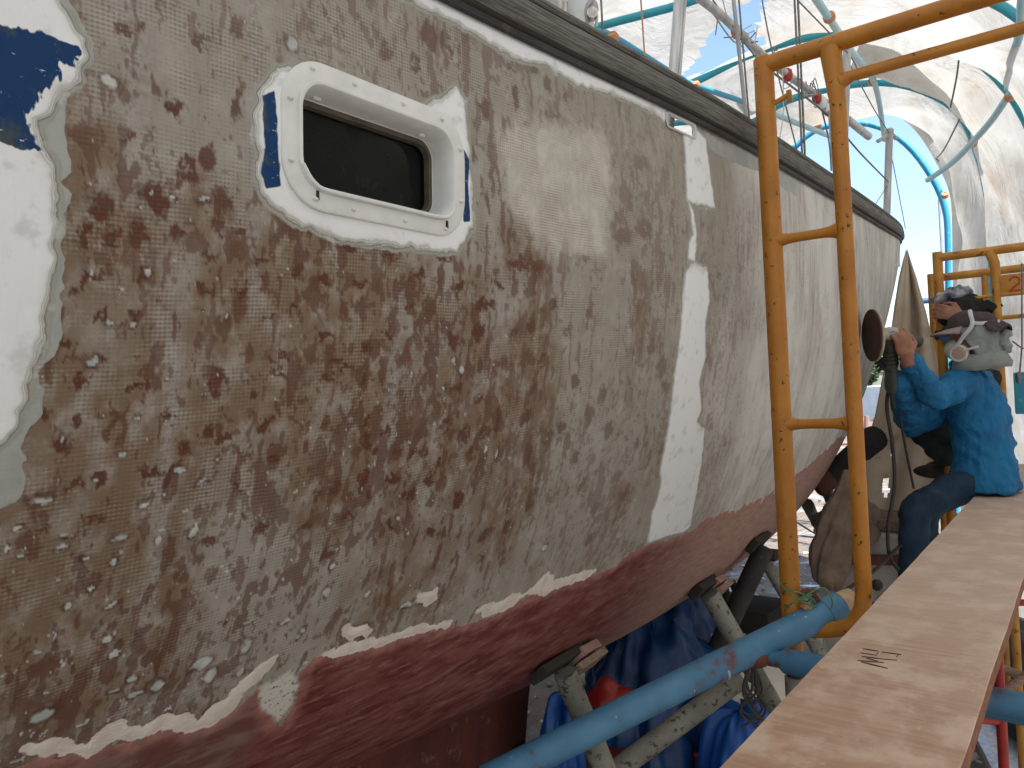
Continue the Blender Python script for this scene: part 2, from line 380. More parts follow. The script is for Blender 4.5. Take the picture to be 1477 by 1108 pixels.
def poly_sd(poly, X, Y, pad=.12):
    P = np.array(poly, float); out = np.full(X.shape, -pad)
    m_ = (X > P[:, 0].min() - pad) & (X < P[:, 0].max() + pad) & (Y > P[:, 1].min() - pad) & (Y < P[:, 1].max() + pad)
    x = X[m_]; y = Y[m_]; d = np.full(x.shape, 1e9); ins = np.zeros(x.shape, bool)
    for (x0, y0), (x1, y1) in zip(P, np.roll(P, -1, 0)):
        dx, dy = x1 - x0, y1 - y0; t = np.clip(((x - x0) * dx + (y - y0) * dy) / (dx * dx + dy * dy + 1e-12), 0, 1)
        d = np.minimum(d, (x - x0 - t * dx) ** 2 + (y - y0 - t * dy) ** 2)
        c = (y0 > y) != (y1 > y); ins ^= c & (x < (x1 - x0) * (y - y0) / ((y1 - y0) if abs(y1 - y0) > 1e-12 else 1e-12) + x0)
    out[m_] = np.clip(np.where(ins, 1, -1) * np.sqrt(d), -pad, 9); return out
FE = {"white":[[[0.323,0.202],[0.334,0.22],[0.347,0.235],[0.349,0.256],[0.343,0.279],[0.325,0.291],[0.319,0.307],[0.312,0.319],[0.302,0.328],[0.302,0.341],[0.308,0.357],[0.319,0.37],[0.321,0.391],[0.323,0.413],[0.321,0.454],[0.317,0.505],[0.312,0.538],[0.308,0.568],[0.304,0.578],[0.302,0.592],[0.302,0.61],[0.295,0.631],[0.282,0.651]],[[0.583,0.195],[0.618,0.193],[0.668,0.191],[0.748,0.193],[0.83,0.196],[0.856,0.18],[0.893,0.16],[0.926,0.134],[0.943,0.153],[0.95,0.191],[0.956,0.254],[0.963,0.365],[0.926,0.407],[0.876,0.411],[0.802,0.41],[0.711,0.412],[0.67,0.406],[0.618,0.397],[0.588,0.385],[0.557,0.367],[0.551,0.344],[0.551,0.308],[0.549,0.267],[0.553,0.238],[0.57,0.214]],[[1.797,0.04],[1.882,0.019],[1.936,0.033],[1.944,0.089],[1.964,0.168],[1.981,0.219],[1.862,0.225],[1.797,0.221],[1.797,0.115]],[[1.804,0.217],[1.838,0.237],[1.862,0.303],[1.851,0.373],[1.806,0.373],[1.808,0.326],[1.836,0.299],[1.823,0.265]],[[1.799,0.395],[1.851,0.373],[1.931,0.386],[1.953,0.472],[1.936,0.535],[1.96,0.624],[1.938,0.691],[1.979,0.774],[1.966,0.808],[2.025,0.834],[2.057,0.926],[2.079,1.008],[2.111,1.1],[2.142,1.167],[2.105,1.179],[1.979,1.164],[1.86,1.158],[1.817,1.05],[1.819,0.969],[1.788,0.917],[1.784,0.812],[1.773,0.673],[1.78,0.605],[1.782,0.48]]],"grey":[[[0.334,0.199],[0.351,0.221],[0.356,0.236],[0.356,0.26],[0.345,0.279],[0.332,0.295],[0.332,0.305],[0.33,0.355],[0.334,0.374],[0.325,0.386],[0.334,0.392],[0.33,0.425],[0.328,0.483],[0.328,0.539],[0.325,0.564],[0.308,0.573],[0.312,0.598],[0.315,0.622],[0.304,0.637],[0.299,0.655],[0.306,0.669],[0.302,0.676],[0.304,0.692],[0.299,0.71],[0.291,0.721]],[[1.918,0.011],[2.02,0.025],[2.246,0.0],[2.419,0.009],[2.696,0.015],[2.688,0.073],[2.356,0.053],[2.081,0.067],[1.957,0.057]]],"blue":[[[0.271,0.245],[0.308,0.24],[0.341,0.245],[0.338,0.265],[0.328,0.265],[0.319,0.278],[0.312,0.297],[0.297,0.312],[0.291,0.327],[0.295,0.34],[0.304,0.356],[0.297,0.359],[0.282,0.358],[0.271,0.354]],[[0.559,0.242],[0.575,0.232],[0.577,0.279],[0.583,0.349],[0.564,0.355],[0.557,0.338],[0.562,0.302],[0.559,0.264]],[[0.928,0.23],[0.952,0.254],[0.947,0.294],[0.952,0.354],[0.937,0.357],[0.939,0.319],[0.934,0.268]]],"pale":[[[1.038,0.201],[1.086,0.163],[1.212,0.133],[1.394,0.119],[1.433,0.174],[1.416,0.279],[1.394,0.385],[1.255,0.39],[1.149,0.384],[1.09,0.348],[1.054,0.297]]],"cream":[[[0.343,1.054],[0.375,1.062],[0.419,1.094],[0.432,1.075],[0.449,1.068],[0.484,1.095],[0.514,1.086],[0.542,1.101],[0.572,1.127],[0.585,1.105],[0.605,1.101],[0.614,1.079],[0.644,1.054],[0.668,1.045],[0.653,1.073],[0.625,1.096],[0.622,1.123],[0.59,1.142],[0.546,1.129],[0.516,1.105],[0.49,1.113],[0.455,1.092],[0.44,1.099],[0.425,1.109],[0.377,1.076],[0.351,1.071]],[[0.798,1.036],[0.837,1.049],[0.852,1.07],[0.813,1.061]],[[0.954,1.024],[0.995,1.027],[1.004,1.043],[0.976,1.05]],[[1.316,1.136],[1.372,1.103],[1.42,1.138],[1.578,1.162],[1.611,1.167],[1.589,1.18],[1.431,1.16],[1.409,1.168]],[[1.153,1.123],[1.242,1.128],[1.316,1.136],[1.268,1.156],[1.186,1.149]],[[0.772,1.078],[0.811,1.075],[0.906,1.096],[0.973,1.099],[1.075,1.126],[1.077,1.133],[0.98,1.114],[0.911,1.105],[0.848,1.1],[0.789,1.092]]],"mottle":[[[0.659,1.097],[0.716,1.087],[0.735,1.125],[0.737,1.171],[0.724,1.206],[0.668,1.137]]],"redline":[[0.347,1.08],[0.364,1.079],[0.425,1.111],[0.449,1.104],[0.488,1.12],[0.523,1.112],[0.592,1.147],[0.629,1.126],[0.657,1.097],[0.739,1.232],[0.742,1.167],[0.729,1.104],[0.748,1.074],[0.817,1.097],[0.85,1.102],[0.913,1.108],[0.982,1.118],[1.082,1.141],[1.19,1.159],[1.26,1.162],[1.322,1.15],[1.405,1.158],[1.522,1.171],[1.621,1.182],[1.723,1.185],[1.762,1.164],[1.873,1.161],[2.133,1.184],[2.265,1.162],[2.51,1.175],[2.878,1.182],[3.024,1.16],[3.438,1.088],[3.839,1.034]],"topline":[[0.902,0.028],[1.008,0.035],[1.043,0.042],[1.112,0.042],[1.192,0.028],[1.225,0.035],[1.303,0.042],[1.426,0.028],[1.491,0.028],[1.637,0.027],[1.693,0.04],[1.793,0.04]],"darks":[[0.477,0.198,0.009,0.005],[0.527,0.166,0.009,0.012],[0.525,0.258,0.007,0.019],[0.484,0.334,0.011,0.013],[0.464,0.364,0.017,0.008],[0.423,0.387,0.017,0.017],[0.36,0.406,0.015,0.016],[0.503,0.38,0.013,0.013],[0.408,0.203,0.007,0.005],[0.388,0.209,0.011,0.006],[0.865,0.064,0.017,0.018],[0.77,0.122,0.015,0.012],[0.898,0.07,0.013,0.02],[0.833,0.128,0.011,0.009],[0.393,0.328,0.004,0.011],[0.442,0.285,0.011,0.008],[0.449,0.419,0.011,0.011],[0.347,0.438,0.007,0.012],[0.375,0.44,0.011,0.007],[0.408,0.431,0.011,0.011],[0.488,0.449,0.011,0.007],[0.503,0.405,0.011,0.01],[0.46,0.345,0.009,0.011],[0.347,0.372,0.004,0.007],[0.343,0.496,0.004,0.01],[0.358,0.48,0.009,0.007],[0.371,0.524,0.009,0.005],[0.403,0.526,0.011,0.005],[0.369,0.568,0.009,0.005],[0.414,0.476,0.004,0.007],[0.354,0.588,0.009,0.004],[0.349,0.636,0.007,0.007],[0.354,0.707,0.011,0.006],[0.38,0.705,0.007,0.008],[0.375,0.753,0.013,0.006],[0.323,0.75,0.007,0.004],[0.434,0.705,0.013,0.008],[0.458,0.715,0.011,0.008],[0.505,0.608,0.009,0.019],[0.501,0.661,0.007,0.017],[0.559,0.62,0.009,0.007],[0.583,0.661,0.011,0.007],[0.594,0.709,0.011,0.007],[0.523,0.679,0.009,0.007],[0.581,0.575,0.009,0.008],[0.592,0.598,0.015,0.004],[0.572,0.526,0.007,0.004],[0.607,0.572,0.011,0.004],[0.666,0.545,0.017,0.005],[0.681,0.58,0.015,0.009],[0.707,0.591,0.013,0.005],[0.672,0.602,0.009,0.005],[0.744,0.562,0.011,0.007],[0.742,0.607,0.009,0.006],[0.755,0.678,0.011,0.006],[0.755,0.707,0.013,0.013],[0.778,0.728,0.011,0.005],[0.763,0.764,0.011,0.019],[0.776,0.788,0.009,0.011],[0.8,0.692,0.013,0.01],[0.822,0.729,0.013,0.01],[0.822,0.774,0.02,0.01],[0.707,0.772,0.017,0.009],[0.679,0.782,0.011,0.004],[0.867,0.811,0.017,0.008],[0.867,0.735,0.009,0.005],[0.885,0.741,0.009,0.005],[0.908,0.788,0.011,0.012],[0.921,0.765,0.007,0.012],[0.932,0.696,0.009,0.009],[0.991,0.841,0.015,0.014],[0.98,0.723,0.015,0.015],[1.006,0.752,0.009,0.011],[1.036,0.724,0.017,0.006],[1.006,0.664,0.013,0.007],[0.939,0.635,0.02,0.009],[1.069,0.696,0.011,0.018],[1.064,0.72,0.011,0.011],[0.928,0.553,0.02,0.014],[0.989,0.541,0.017,0.017],[1.004,0.493,0.026,0.008],[0.93,0.468,0.015,0.012],[1.038,0.457,0.017,0.007],[1.097,0.416,0.043,0.01],[1.162,0.418,0.033,0.008],[1.307,0.397,0.037,0.009],[0.865,0.08,0.017,0.013],[0.915,0.076,0.011,0.009],[1.119,0.159,0.02,0.006],[0.999,0.158,0.017,0.014],[1.073,0.066,0.017,0.008],[1.147,0.048,0.017,0.008],[1.09,0.113,0.011,0.018],[1.21,0.128,0.037,0.005],[1.208,0.182,0.024,0.005],[1.19,0.066,0.015,0.012],[1.251,0.078,0.011,0.011],[1.366,0.123,0.02,0.01],[1.433,0.174,0.017,0.012],[1.307,0.208,0.009,0.017],[1.305,0.216,0.013,0.011],[1.561,0.16,0.041,0.014],[1.387,0.24,0.013,0.01],[1.476,0.335,0.043,0.019],[1.572,0.313,0.043,0.023],[1.383,0.729,0.02,0.024],[1.429,0.688,0.015,0.018],[1.086,0.542,0.02,0.011],[1.138,0.532,0.015,0.012],[1.214,0.491,0.015,0.012],[1.268,0.546,0.017,0.008],[1.342,0.504,0.017,0.015],[1.179,0.597,0.02,0.008],[1.312,0.649,0.015,0.017],[1.166,0.652,0.013,0.012],[1.155,0.706,0.017,0.016],[1.24,0.77,0.013,0.022],[1.177,0.792,0.013,0.024],[1.155,0.83,0.013,0.016],[1.283,0.748,0.013,0.02],[1.355,0.819,0.015,0.018],[1.483,0.775,0.02,0.016],[1.563,0.903,0.017,0.02],[1.63,0.826,0.017,0.02],[1.699,0.642,0.024,0.028],[1.732,0.696,0.026,0.018],[1.632,0.589,0.02,0.017],[0.635,0.401,0.02,0.005],[0.774,0.425,0.02,0.004],[0.722,0.468,0.017,0.008],[0.661,0.464,0.011,0.008],[0.616,0.455,0.009,0.009],[0.562,0.451,0.011,0.007],[0.531,0.41,0.011,0.01],[0.833,0.453,0.02,0.006],[0.893,0.418,0.024,0.006],[0.694,0.414,0.02,0.004],[0.822,0.499,0.011,0.006],[0.781,0.541,0.011,0.006],[0.607,0.502,0.009,0.006],[0.536,0.488,0.009,0.008],[0.488,0.49,0.011,0.008],[0.891,0.307,0.011,0.013],[0.553,0.74,0.007,0.007],[0.564,0.782,0.009,0.006],[0.52,0.81,0.009,0.007],[0.598,0.808,0.011,0.009],[0.67,0.825,0.009,0.007],[0.716,0.879,0.013,0.007],[0.744,0.824,0.011,0.007],[0.833,0.859,0.015,0.007],[0.937,0.895,0.015,0.007],[1.095,0.932,0.015,0.016],[1.155,0.931,0.013,0.012],[1.409,0.891,0.015,0.015],[1.496,0.96,0.017,0.016],[1.65,1.014,0.024,0.014],[1.513,1.055,0.022,0.015],[0.336,0.659,0.007,0.007],[0.315,0.625,0.007,0.006],[0.447,0.638,0.009,0.006],[0.475,0.675,0.009,0.006],[0.338,0.554,0.007,0.006],[0.412,0.602,0.009,0.006]],"flecks":[[0.362,0.57,0.0065,0.0045],[0.414,0.473,0.0043,0.0054],[0.514,0.521,0.0022,0.0034],[0.414,0.637,0.0043,0.0024],[0.375,0.527,0.0043,0.003],[0.401,0.529,0.0043,0.0031],[0.356,0.477,0.0022,0.0029],[0.319,0.719,0.0108,0.0044],[0.432,0.743,0.0065,0.0049],[0.302,0.745,0.0065,0.0036],[0.471,0.708,0.0087,0.0042],[0.349,0.768,0.0087,0.0023],[0.408,0.781,0.0108,0.0032],[0.455,0.794,0.0043,0.0034],[0.291,0.767,0.0022,0.0036],[0.371,0.798,0.0043,0.0031],[0.406,0.814,0.0043,0.0049],[0.351,0.893,0.0022,0.0079],[0.41,0.919,0.0065,0.0059],[0.408,0.87,0.0087,0.0033],[0.36,0.858,0.0043,0.0032],[0.423,0.944,0.0065,0.0043],[0.546,1.007,0.0152,0.0086],[0.453,0.994,0.0065,0.0053],[0.462,1.023,0.0087,0.0045],[0.432,1.004,0.0065,0.0035],[0.612,1.002,0.0087,0.012],[0.354,1.009,0.013,0.0074],[0.969,1.033,0.0303,0.0088],[0.824,1.051,0.0217,0.0093],[0.733,0.947,0.0065,0.0096],[0.822,0.977,0.0065,0.0057],[0.924,1.034,0.0152,0.0049],[0.707,1.011,0.0065,0.0053],[0.605,0.961,0.0087,0.002],[0.614,1.051,0.0087,0.0061],[0.488,1.021,0.0087,0.011],[0.564,1.036,0.0108,0.0117],[0.503,0.727,0.0065,0.0026],[0.336,0.654,0.0022,0.003],[0.399,0.678,0.0043,0.0016],[0.375,0.707,0.0043,0.0016],[0.445,0.591,0.0022,0.0024],[0.373,0.631,0.0043,0.0015],[0.345,0.78,0.0065,0.0023],[0.499,0.796,0.0065,0.007],[0.306,0.778,0.0043,0.0022],[0.668,0.979,0.0108,0.0031],[0.568,0.945,0.0022,0.0029],[0.677,1.01,0.0022,0.0031],[0.703,1.02,0.0043,0.0032],[0.382,0.841,0.0043,0.0024],[0.581,0.91,0.0043,0.0029],[0.735,0.903,0.0043,0.0053],[0.479,0.381,0.0065,0.0033],[0.932,0.588,0.0043,0.007],[0.952,0.607,0.0043,0.0071],[1.043,0.757,0.0043,0.0088],[1.077,0.77,0.0022,0.009],[1.32,1.022,0.0087,0.009],[0.913,0.633,0.0043,0.0046],[0.852,0.846,0.0043,0.0034],[0.442,0.385,0.0043,0.0024],[0.603,0.16,0.0087,0.0091],[0.373,0.271,0.0087,0.0067],[0.31,0.338,0.0065,0.0097]]}
n1 = fbm(HQ * 60, Ha * 60, 3, 1) - .5; n2 = fbm(HQ * 60, Ha * 60, 3, 2) - .5
qx = HQ + n1 * .012; ax = Ha + n2 * .012
l0 = FE['white'][0]; l0 = [(-3.2, -.1), (.312, -.1), (.318, .12)] + l0 + [(.22, .69), (-3.2, .7)]
g0 = [(-3.2, -.1), (.33, -.1)] + FE['grey'][0] + [(.22, .75), (-3.2, .76)]
b0 = FE['blue'][0] + [(-3.2, .36), (-3.2, .245)]
tl = [(-3.2, -.05), (-3.2, .03)] + FE['topline'] + [(1.9, -.05)]
sdW = np.maximum.reduce([poly_sd(p, qx, ax) for p in [l0] + FE['white'][1:] + [tl]])
sdG = np.maximum.reduce([poly_sd(p, qx, ax) for p in [g0, FE['grey'][1]]])
rb = (fbm(HQ * 300, Ha * 120, 3, 5) - .5) * .012
sdB = np.maximum.reduce([poly_sd(p, qx + rb, ax + rb * .4) for p in [b0]] + [poly_sd(p, HQ + n1 * .003 + rb * .25, Ha) + .0015 for p in FE['blue'][1:]])
rl = [(-3.2, 2.9), (-3.2, 1.14)] + FE['redline'] + [(4.4, 1.12), (5, 1.05), (8.5, .9), (8.5, 2.9)]
spk = (fbm(HQ * 30, Ha * 5, 3, 8) - .5)
sdR = poly_sd(rl, HQ + n1 * .02, Ha + n2 * .02 + spk * .05 * sstep(1.7, 2.2, HQ), 1.0)
pale = sstep(-.03, .03, np.maximum(poly_sd(FE['pale'][0], qx + n1 * .02, ax + n2 * .03), -.12))
cream = np.maximum.reduce([poly_sd(p, qx, ax) for p in FE['cream']])
mott = sstep(-.006, .006, poly_sd(FE['mottle'][0], qx, ax))
stain = np.zeros_like(HQ); fleck = np.zeros_like(HQ)
wq = HQ + (fbm(HQ * 80, Ha * 50, 5, 11, .65) - .5) * .036; wa = Ha + (fbm(HQ * 70, Ha * 70, 5, 12, .65) - .5) * .046
def blob(arr, q, a, rq, ra, soft, QQ, AA):
    i0, i1 = np.searchsorted(qs, [q - 3 * rq - .03, q + 3 * rq + .03]); s = (slice(i0, i1), slice(None))
    d = np.sqrt(((QQ[s] - q) / rq) ** 2 + ((AA[s] - a) / ra) ** 2)
    arr[s] = np.maximum(arr[s], 1 - sstep(1 - soft, 1 + soft, d))
for k_, (q, a, rq, ra) in enumerate(FE['darks']): blob(stain, q, a, rq * 1.02, ra * 1.02, .30, wq, wa)
warm = sstep(.40, .62, fbm(HQ * 7 + 3, Ha * 4.2, 4, 51) + .24 * np.exp(-((Ha - .62) / .24) ** 2) * sstep(1.9, 1.0, HQ) + .10 * sstep(.55, .3, HQ) - .20 * sstep(1.0, 1.5, HQ) - .16 * sstep(1.6, 2.3, HQ) - .26 * sstep(.42, .2, Ha))
# more of the same mottling between the listed marks, thinning out forward
nz = fbm(HQ * 62 + n1 * .6, Ha * 30, 4, 21); dens = fbm(HQ * 5, Ha * 4, 3, 22)
auto = sstep(.645, .70, nz + .075 * (warm - .45) + (dens - .5) * .42 - .05 * sstep(1.5, 2.4, HQ) - .04 * sstep(.30, .12, Ha))
vert = sstep(.64, .71, .05 * (warm - .5) + fbm(HQ * 75 + n1, Ha * 17 + n2, 4, 24) + (fbm(HQ * 6, Ha * 5, 3, 25) - .5) * .5)
tiny = sstep(.69, .73, fbm(HQ * 120, Ha * 90, 3, 23) + (dens - .5) * .4 - .03 * sstep(1.5, 2.5, HQ))
vary = .75 + .5 * fbm(HQ * 9, Ha * 9, 3, 26)
stain = np.maximum(stain * vary, np.maximum(np.maximum(auto * .70, vert * .62), tiny * .55) * vary)
stain = np.clip(stain, 0, 1) * (1 - .42 * sstep(.95, 1.5, HQ)) * (1 - .6 * sstep(1.9, 2.6, HQ)) * (1 - .25 * sstep(.3, .15, Ha))
stain *= 1 - .9 * pale
fq = HQ + (fbm(HQ * 95, Ha * 95, 4, 31) - .5) * .012; fa = Ha + (fbm(HQ * 95, Ha * 95, 4, 32) - .5) * .012
for q, a, rq, ra in FE['flecks']: blob(fleck, q, a, rq * .92, ra * .92, .25, fq, fa)
af = sstep(.87, .89, fbm(HQ * 110, Ha * 110, 3, 41) + .06 * sstep(.45, .95, Ha) * sstep(1.8, .3, HQ) + (dens - .5) * .1)
fleck = np.maximum(fleck, af)
ring = np.zeros_like(HQ)
for q, a, rq, ra in FE['flecks']: blob(ring, q, a, rq * 1.3 + .0012, ra * 1.3 + .0012, .35, fq * .7 + wq * .3, fa * .7 + wa * .3)
# brown-rich and grey-pale fields of bare laminate
band = np.exp(-((HQ - .452 - .01 * n1) / .011) ** 2) * sstep(.45, .6, Ha) + np.exp(-((HQ - .548) / .009) ** 2) * sstep(.62, .3, Ha) + .8 * np.exp(-((HQ - .80) / .014) ** 2) * sstep(.42, .5, Ha) + np.exp(-((HQ - .40) / .02) ** 2) * sstep(.35, .25, Ha) + .8 * np.exp(-((HQ - 1.03 + .1 * (Ha - .8)) / .03) ** 2 - ((Ha - 1.0) / .07) ** 2) * 1.2
band = band + 1.3 * np.exp(-((HQ - .53) / .09) ** 2 - ((Ha - 1.055) / .028) ** 2)
band = np.clip(band * (.35 + 1.1 * fbm(HQ * 30, Ha * 12, 4, 55)), 0, 1)
smoothf = sstep(1.85, 2.5, HQ + (fbm(HQ * 4, Ha * 3, 3, 61) - .5) * .9)
# relief: paint layers stand proud of the ground-back laminate, flecks too
prd = .0016 * sstep(-.001, .004, sdW) + .0007 * sstep(-.001, .003, sdG) + .0010 * sstep(-.002, .004, sdR) + .0008 * sstep(-.001, .003, cream) + .0008 * fleck
prd += (fbm(HQ * 2.2, Ha * 2.2, 3, 71) - .5) * .006 + (fbm(HQ * 14, Ha * 14, 3, 72) - .5) * .0016 - .0007 * stain
dwq = np.gradient(Hw, axis=0) / np.gradient(HQ, axis=0); dwa = np.gradient(Hw, axis=1); dza = np.gradient(Hz, axis=1)
nw = -dza; nzv = dwa; nl = np.hypot(nw, nzv) + 1e-9; nw, nzv = nw / nl, nzv / nl
Pw = Hw + nw * prd; Pz = Hz + nzv * prd
XYZ = np.zeros((NQ, NV, 3), np.float32)
XYZ[..., 0] = UD.x * HQ + WD.x * Pw; XYZ[..., 1] = UD.y * HQ + WD.y * Pw; XYZ[..., 2] = Pz
idx = np.arange(NQ * NV).reshape(NQ, NV)
quads = np.stack([idx[:-1, :-1], idx[1:, :-1], idx[1:, 1:], idx[:-1, 1:]], -1)
cq = (HQ[:-1, :-1] + HQ[1:, 1:]) / 2; cz = (Hz[:-1, :-1] + Hz[1:, 1:]) / 2; ca = (Ha[:-1, :-1] + Ha[1:, 1:]) / 2
def rrect(q, z, q0, q1, z0, z1, r):
    dx = np.maximum(np.abs(q - (q0 + q1) / 2) - (q1 - q0) / 2 + r, 0); dz = np.maximum(np.abs(z - (z0 + z1) / 2) - (z1 - z0) / 2 + r, 0)
    return np.hypot(dx, dz) < r
WIN = (.612, .912, 2.440, 2.584)      # opening of the portlight: q0 q1 z0 z1
SLOT = (1.700, 1.868, .012, .045)     # freeing slot in the bulwark: q0 q1 a0 a1
keep = ~(rrect(cq, cz, WIN[0], WIN[1], WIN[2], WIN[3], .05)) & ~rrect(cq, ca, *SLOT, .014)
quads = quads[keep]
def grid_mesh(name, co, quads, attrs, qa=None):
    me = bpy.data.meshes.new(name); co = co.reshape(-1, 3)
    me.vertices.add(len(co)); me.vertices.foreach_set('co', co.astype(np.float32).ravel())
    nf = len(quads); me.loops.add(nf * 4); me.loops.foreach_set('vertex_index', quads.astype(np.int32).ravel())
    me.polygons.add(nf); me.polygons.foreach_set('loop_start', np.arange(0, nf * 4, 4, dtype=np.int32))
    try: me.polygons.foreach_set('loop_total', np.full(nf, 4, np.int32))
    except Exception: pass
    me.update(calc_edges=True); me.polygons.foreach_set('use_smooth', np.ones(nf, bool))
    for k, v in attrs.items():
        at_ = me.attributes.new(k, 'FLOAT', 'POINT'); at_.data.foreach_set('value', v.astype(np.float32).ravel())
    if qa is not None:
        at_ = me.attributes.new('qa', 'FLOAT_VECTOR', 'POINT')
        z0 = np.zeros(qa[0].size); at_.data.foreach_set('vector', np.stack([qa[0].ravel(), qa[1].ravel(), z0], -1).astype(np.float32).ravel())
    return me
def hull_mat():
    k = NT('bare_laminate_and_old_paint')
    s = k.attr('qa').outputs['Vector']; C = lambda sc, rot=(0, 0, 0): k.coord(sc, src=s, rot=rot)
    f = lambda n: k.attr(n).outputs['Fac']
    sep = k.n('ShaderNodeSeparateXYZ')
    wob = k.n('ShaderNodeMix'); wob.data_type = 'VECTOR'; wob.blend_type = 'MIX' if False else 'MIX'
    # woven roving: rows and columns of strands
    w1 = k.noise(3, 2, .5, C((1, 1, 1))); w2 = k.noise(3.5, 2, .5, C((1, 1, 1), (0, 0, .7)))
    k.l(s, sep.inputs[0])
    aa = k.math('ADD', sep.outputs[1], k.math('MULTIPLY', w1, .016)); qq = k.math('ADD', sep.outputs[0], k.math('MULTIPLY', w2, .014))
    rows = k.math('SINE', k.math('MULTIPLY', aa, 2 * PI / .0053)); cols = k.math('SINE', k.math('MULTIPLY', qq, 2 * PI / .0056))
    weave = k.math('ADD', k.math('MULTIPLY', rows, .66), k.math('MULTIPLY', cols, .34))
    wamp = k.math('MULTIPLY', k.ramp(k.noise(13, 6, .7, C((1, 1, 1))), .38, .66, .12, 1.), k.math('SUBTRACT', 1., k.math('MULTIPLY', f('smoothf'), .75)))
    weave = k.math('MULTIPLY', weave, wamp)
    grit = k.noise(420, 3, .7, C((1, 1, 1))); mid = k.noise(26, 5, .62, C((1, .7, 1))); low = k.noise(5, 4, .6, C((1, .6, 1)))
    streak = k.noise(1, 5, .65, C((42, 6, 1))); fine = k.noise(110, 5, .7, C((1, 1, 1)))
    lam = k.mix(f('warm'), (.30, .278, .242), (.185, .130, .088))
    lam = k.mix(k.ramp(mid, .42, .72, 0, .7), lam, (.385, .37, .335))
    lam = k.mix(k.ramp(low, .55, .75, 0, .6), lam, (.38, .37, .335))
    lam = k.mix(k.ramp(streak, .5, .72, 0, .30), lam, (.13, .095, .07))
    lam = k.mix(k.ramp(k.noise(11, 4, .6, C((1, 1, 1), (0, 0, .4))), .60, .75, 0, .40), lam, (.19, .185, .165))
    sm = k.mix(k.ramp(k.noise(1, 6, .7, C((38, 4, 1))), .42, .64), (.54, .53, .50), (.35, .325, .30))
    sm = k.mix(k.ramp(k.noise(4, 4, .6, C((1, .5, 1))), .42, .62), sm, (.64, .64, .61))
    lam = k.mix(k.math('MULTIPLY', f('smoothf'), .85), lam, sm)
    lam = k.mix(k.math('MULTIPLY', f('pale'), .85), lam, k.mix(k.ramp(mid, .4, .65), (.46, .445, .40), (.55, .535, .49)))
    lam = k.mix(k.math('MULTIPLY', f('band'), .65), lam, k.mix(k.ramp(fine, .4, .6), (.24, .22, .20), (.38, .36, .345)))
    lam = k.mix(k.ramp(weave, .0, -.8, 0, .50), lam, (.12, .08, .055))
    lam = k.mix(k.ramp(weave, .2, 1., 0, .24), lam, (.50, .46, .39))
    stc = k.mix(k.ramp(fine, .35, .65), (.058, .017, .010), (.125, .044, .026))
    lam = k.mix(k.math('MULTIPLY', f('stain'), k.ramp(fine, .2, .6, .68, 1.)), lam, stc)
    lam = k.mix(k.math('MULTIPLY', f('ring'), k.ramp(fine, .3, .6, .35, .85)), lam, (.075, .032, .022))
    sp = k.ramp(k.noise(240, 2, .5, C((1, 1, 1))), .735, .775); lam = k.mix(k.math('MULTIPLY', sp, .8), lam, (.6, .58, .54))
    dk = k.ramp(k.noise(180, 2, .5, C((1, 1, 1), (0, 0, 1.1))), .74, .78); lam = k.mix(k.math('MULTIPLY', dk, .7), lam, (.03, .018, .012))
    lam = k.mix(f('fleck'), lam, k.mix(k.ramp(mid, .4, .6), (.36, .40, .385), (.50, .52, .50)))
    # smoky smears of filler
    smk = k.ramp(k.noise(8, 4, .5, C((1, 1, 1), (0, 0, 2.2))), .64, .80, 0, .55); lam = k.mix(smk, lam, (.40, .38, .38))
    # red antifouling with ground-through patches
    r1 = k.noise(1, 5, .6, C((9, 26, 1), (0, 0, .5))); r2 = k.noise(1, 5, .65, C((14, 60, 1), (0, 0, .55)))
    red = k.mix(k.ramp(r1, .35, .65), (.115, .024, .020), (.20, .075, .062))
    red = k.mix(k.ramp(r2, .50, .74, 0, .6), red, (.33, .21, .19))
    red = k.mix(k.ramp(k.noise(18, 5, .7, C((1, 2, 1))), .60, .70, 0, .7), red, (.045, .015, .012))
    red = k.mix(k.ramp(sep.outputs[0], .72, .66, 0, .75), red, k.mix(k.ramp(r1, .4, .6), (.23, .155, .13), (.12, .05, .04)))
    qf_ = k.ramp(sep.outputs[0], 1.75, 2.5, 0, .9); red = k.mix(qf_, red, k.mix(k.ramp(r2, .35, .65), (.32, .19, .155), (.40, .27, .225)))
    edge = k.ramp(f('sdR'), .032, .006, 0, 1.); edge = k.math('MULTIPLY', edge, k.ramp(mid, .35, .6, .3, .9)); red = k.mix(edge, red, (.36, .17, .15))
    c = k.mix(k.ramp(f('sdR'), -.0008, .0008), lam, red)
    c = k.mix(k.ramp(k.math('ADD', f('cream'), k.math('MULTIPLY', k.math('SUBTRACT', mid, .30), .028)), -.001, .002), c, k.mix(k.ramp(mid, .4, .6), (.68, .64, .58), (.60, .54, .49)))
    mo = k.mix(k.ramp(fine, .54, .64), (.56, .55, .51), (.16, .12, .10)); c = k.mix(f('mott'), c, mo)
    # feathered rings of primer and paint
    c = k.mix(k.ramp(f('sdG'), -.0006, .0006), c, k.mix(k.ramp(mid, .4, .65), (.36, .385, .37), (.32, .34, .325)))
    wj = k.math('ADD', f('sdW'), k.math('MULTIPLY', k.math('SUBTRACT', fine, .5), .003))
    cr = k.n('ShaderNodeValToRGB'); k.l(k.ramp(wj, -.008, .016), cr.inputs[0])
    el = cr.color_ramp.elements
    stops = [(0, (.30, .30, .27)), (.12, (.33, .34, .31)), (.22, (.20, .19, .17)), (.27, (.50, .51, .48)), (.36, (.36, .38, .36)), (.42, (.66, .67, .65)), (.50, (.42, .44, .43)), (.58, (.62, .63, .62)), (.72, (.72, .745, .76)), (1, (.76, .79, .81))]
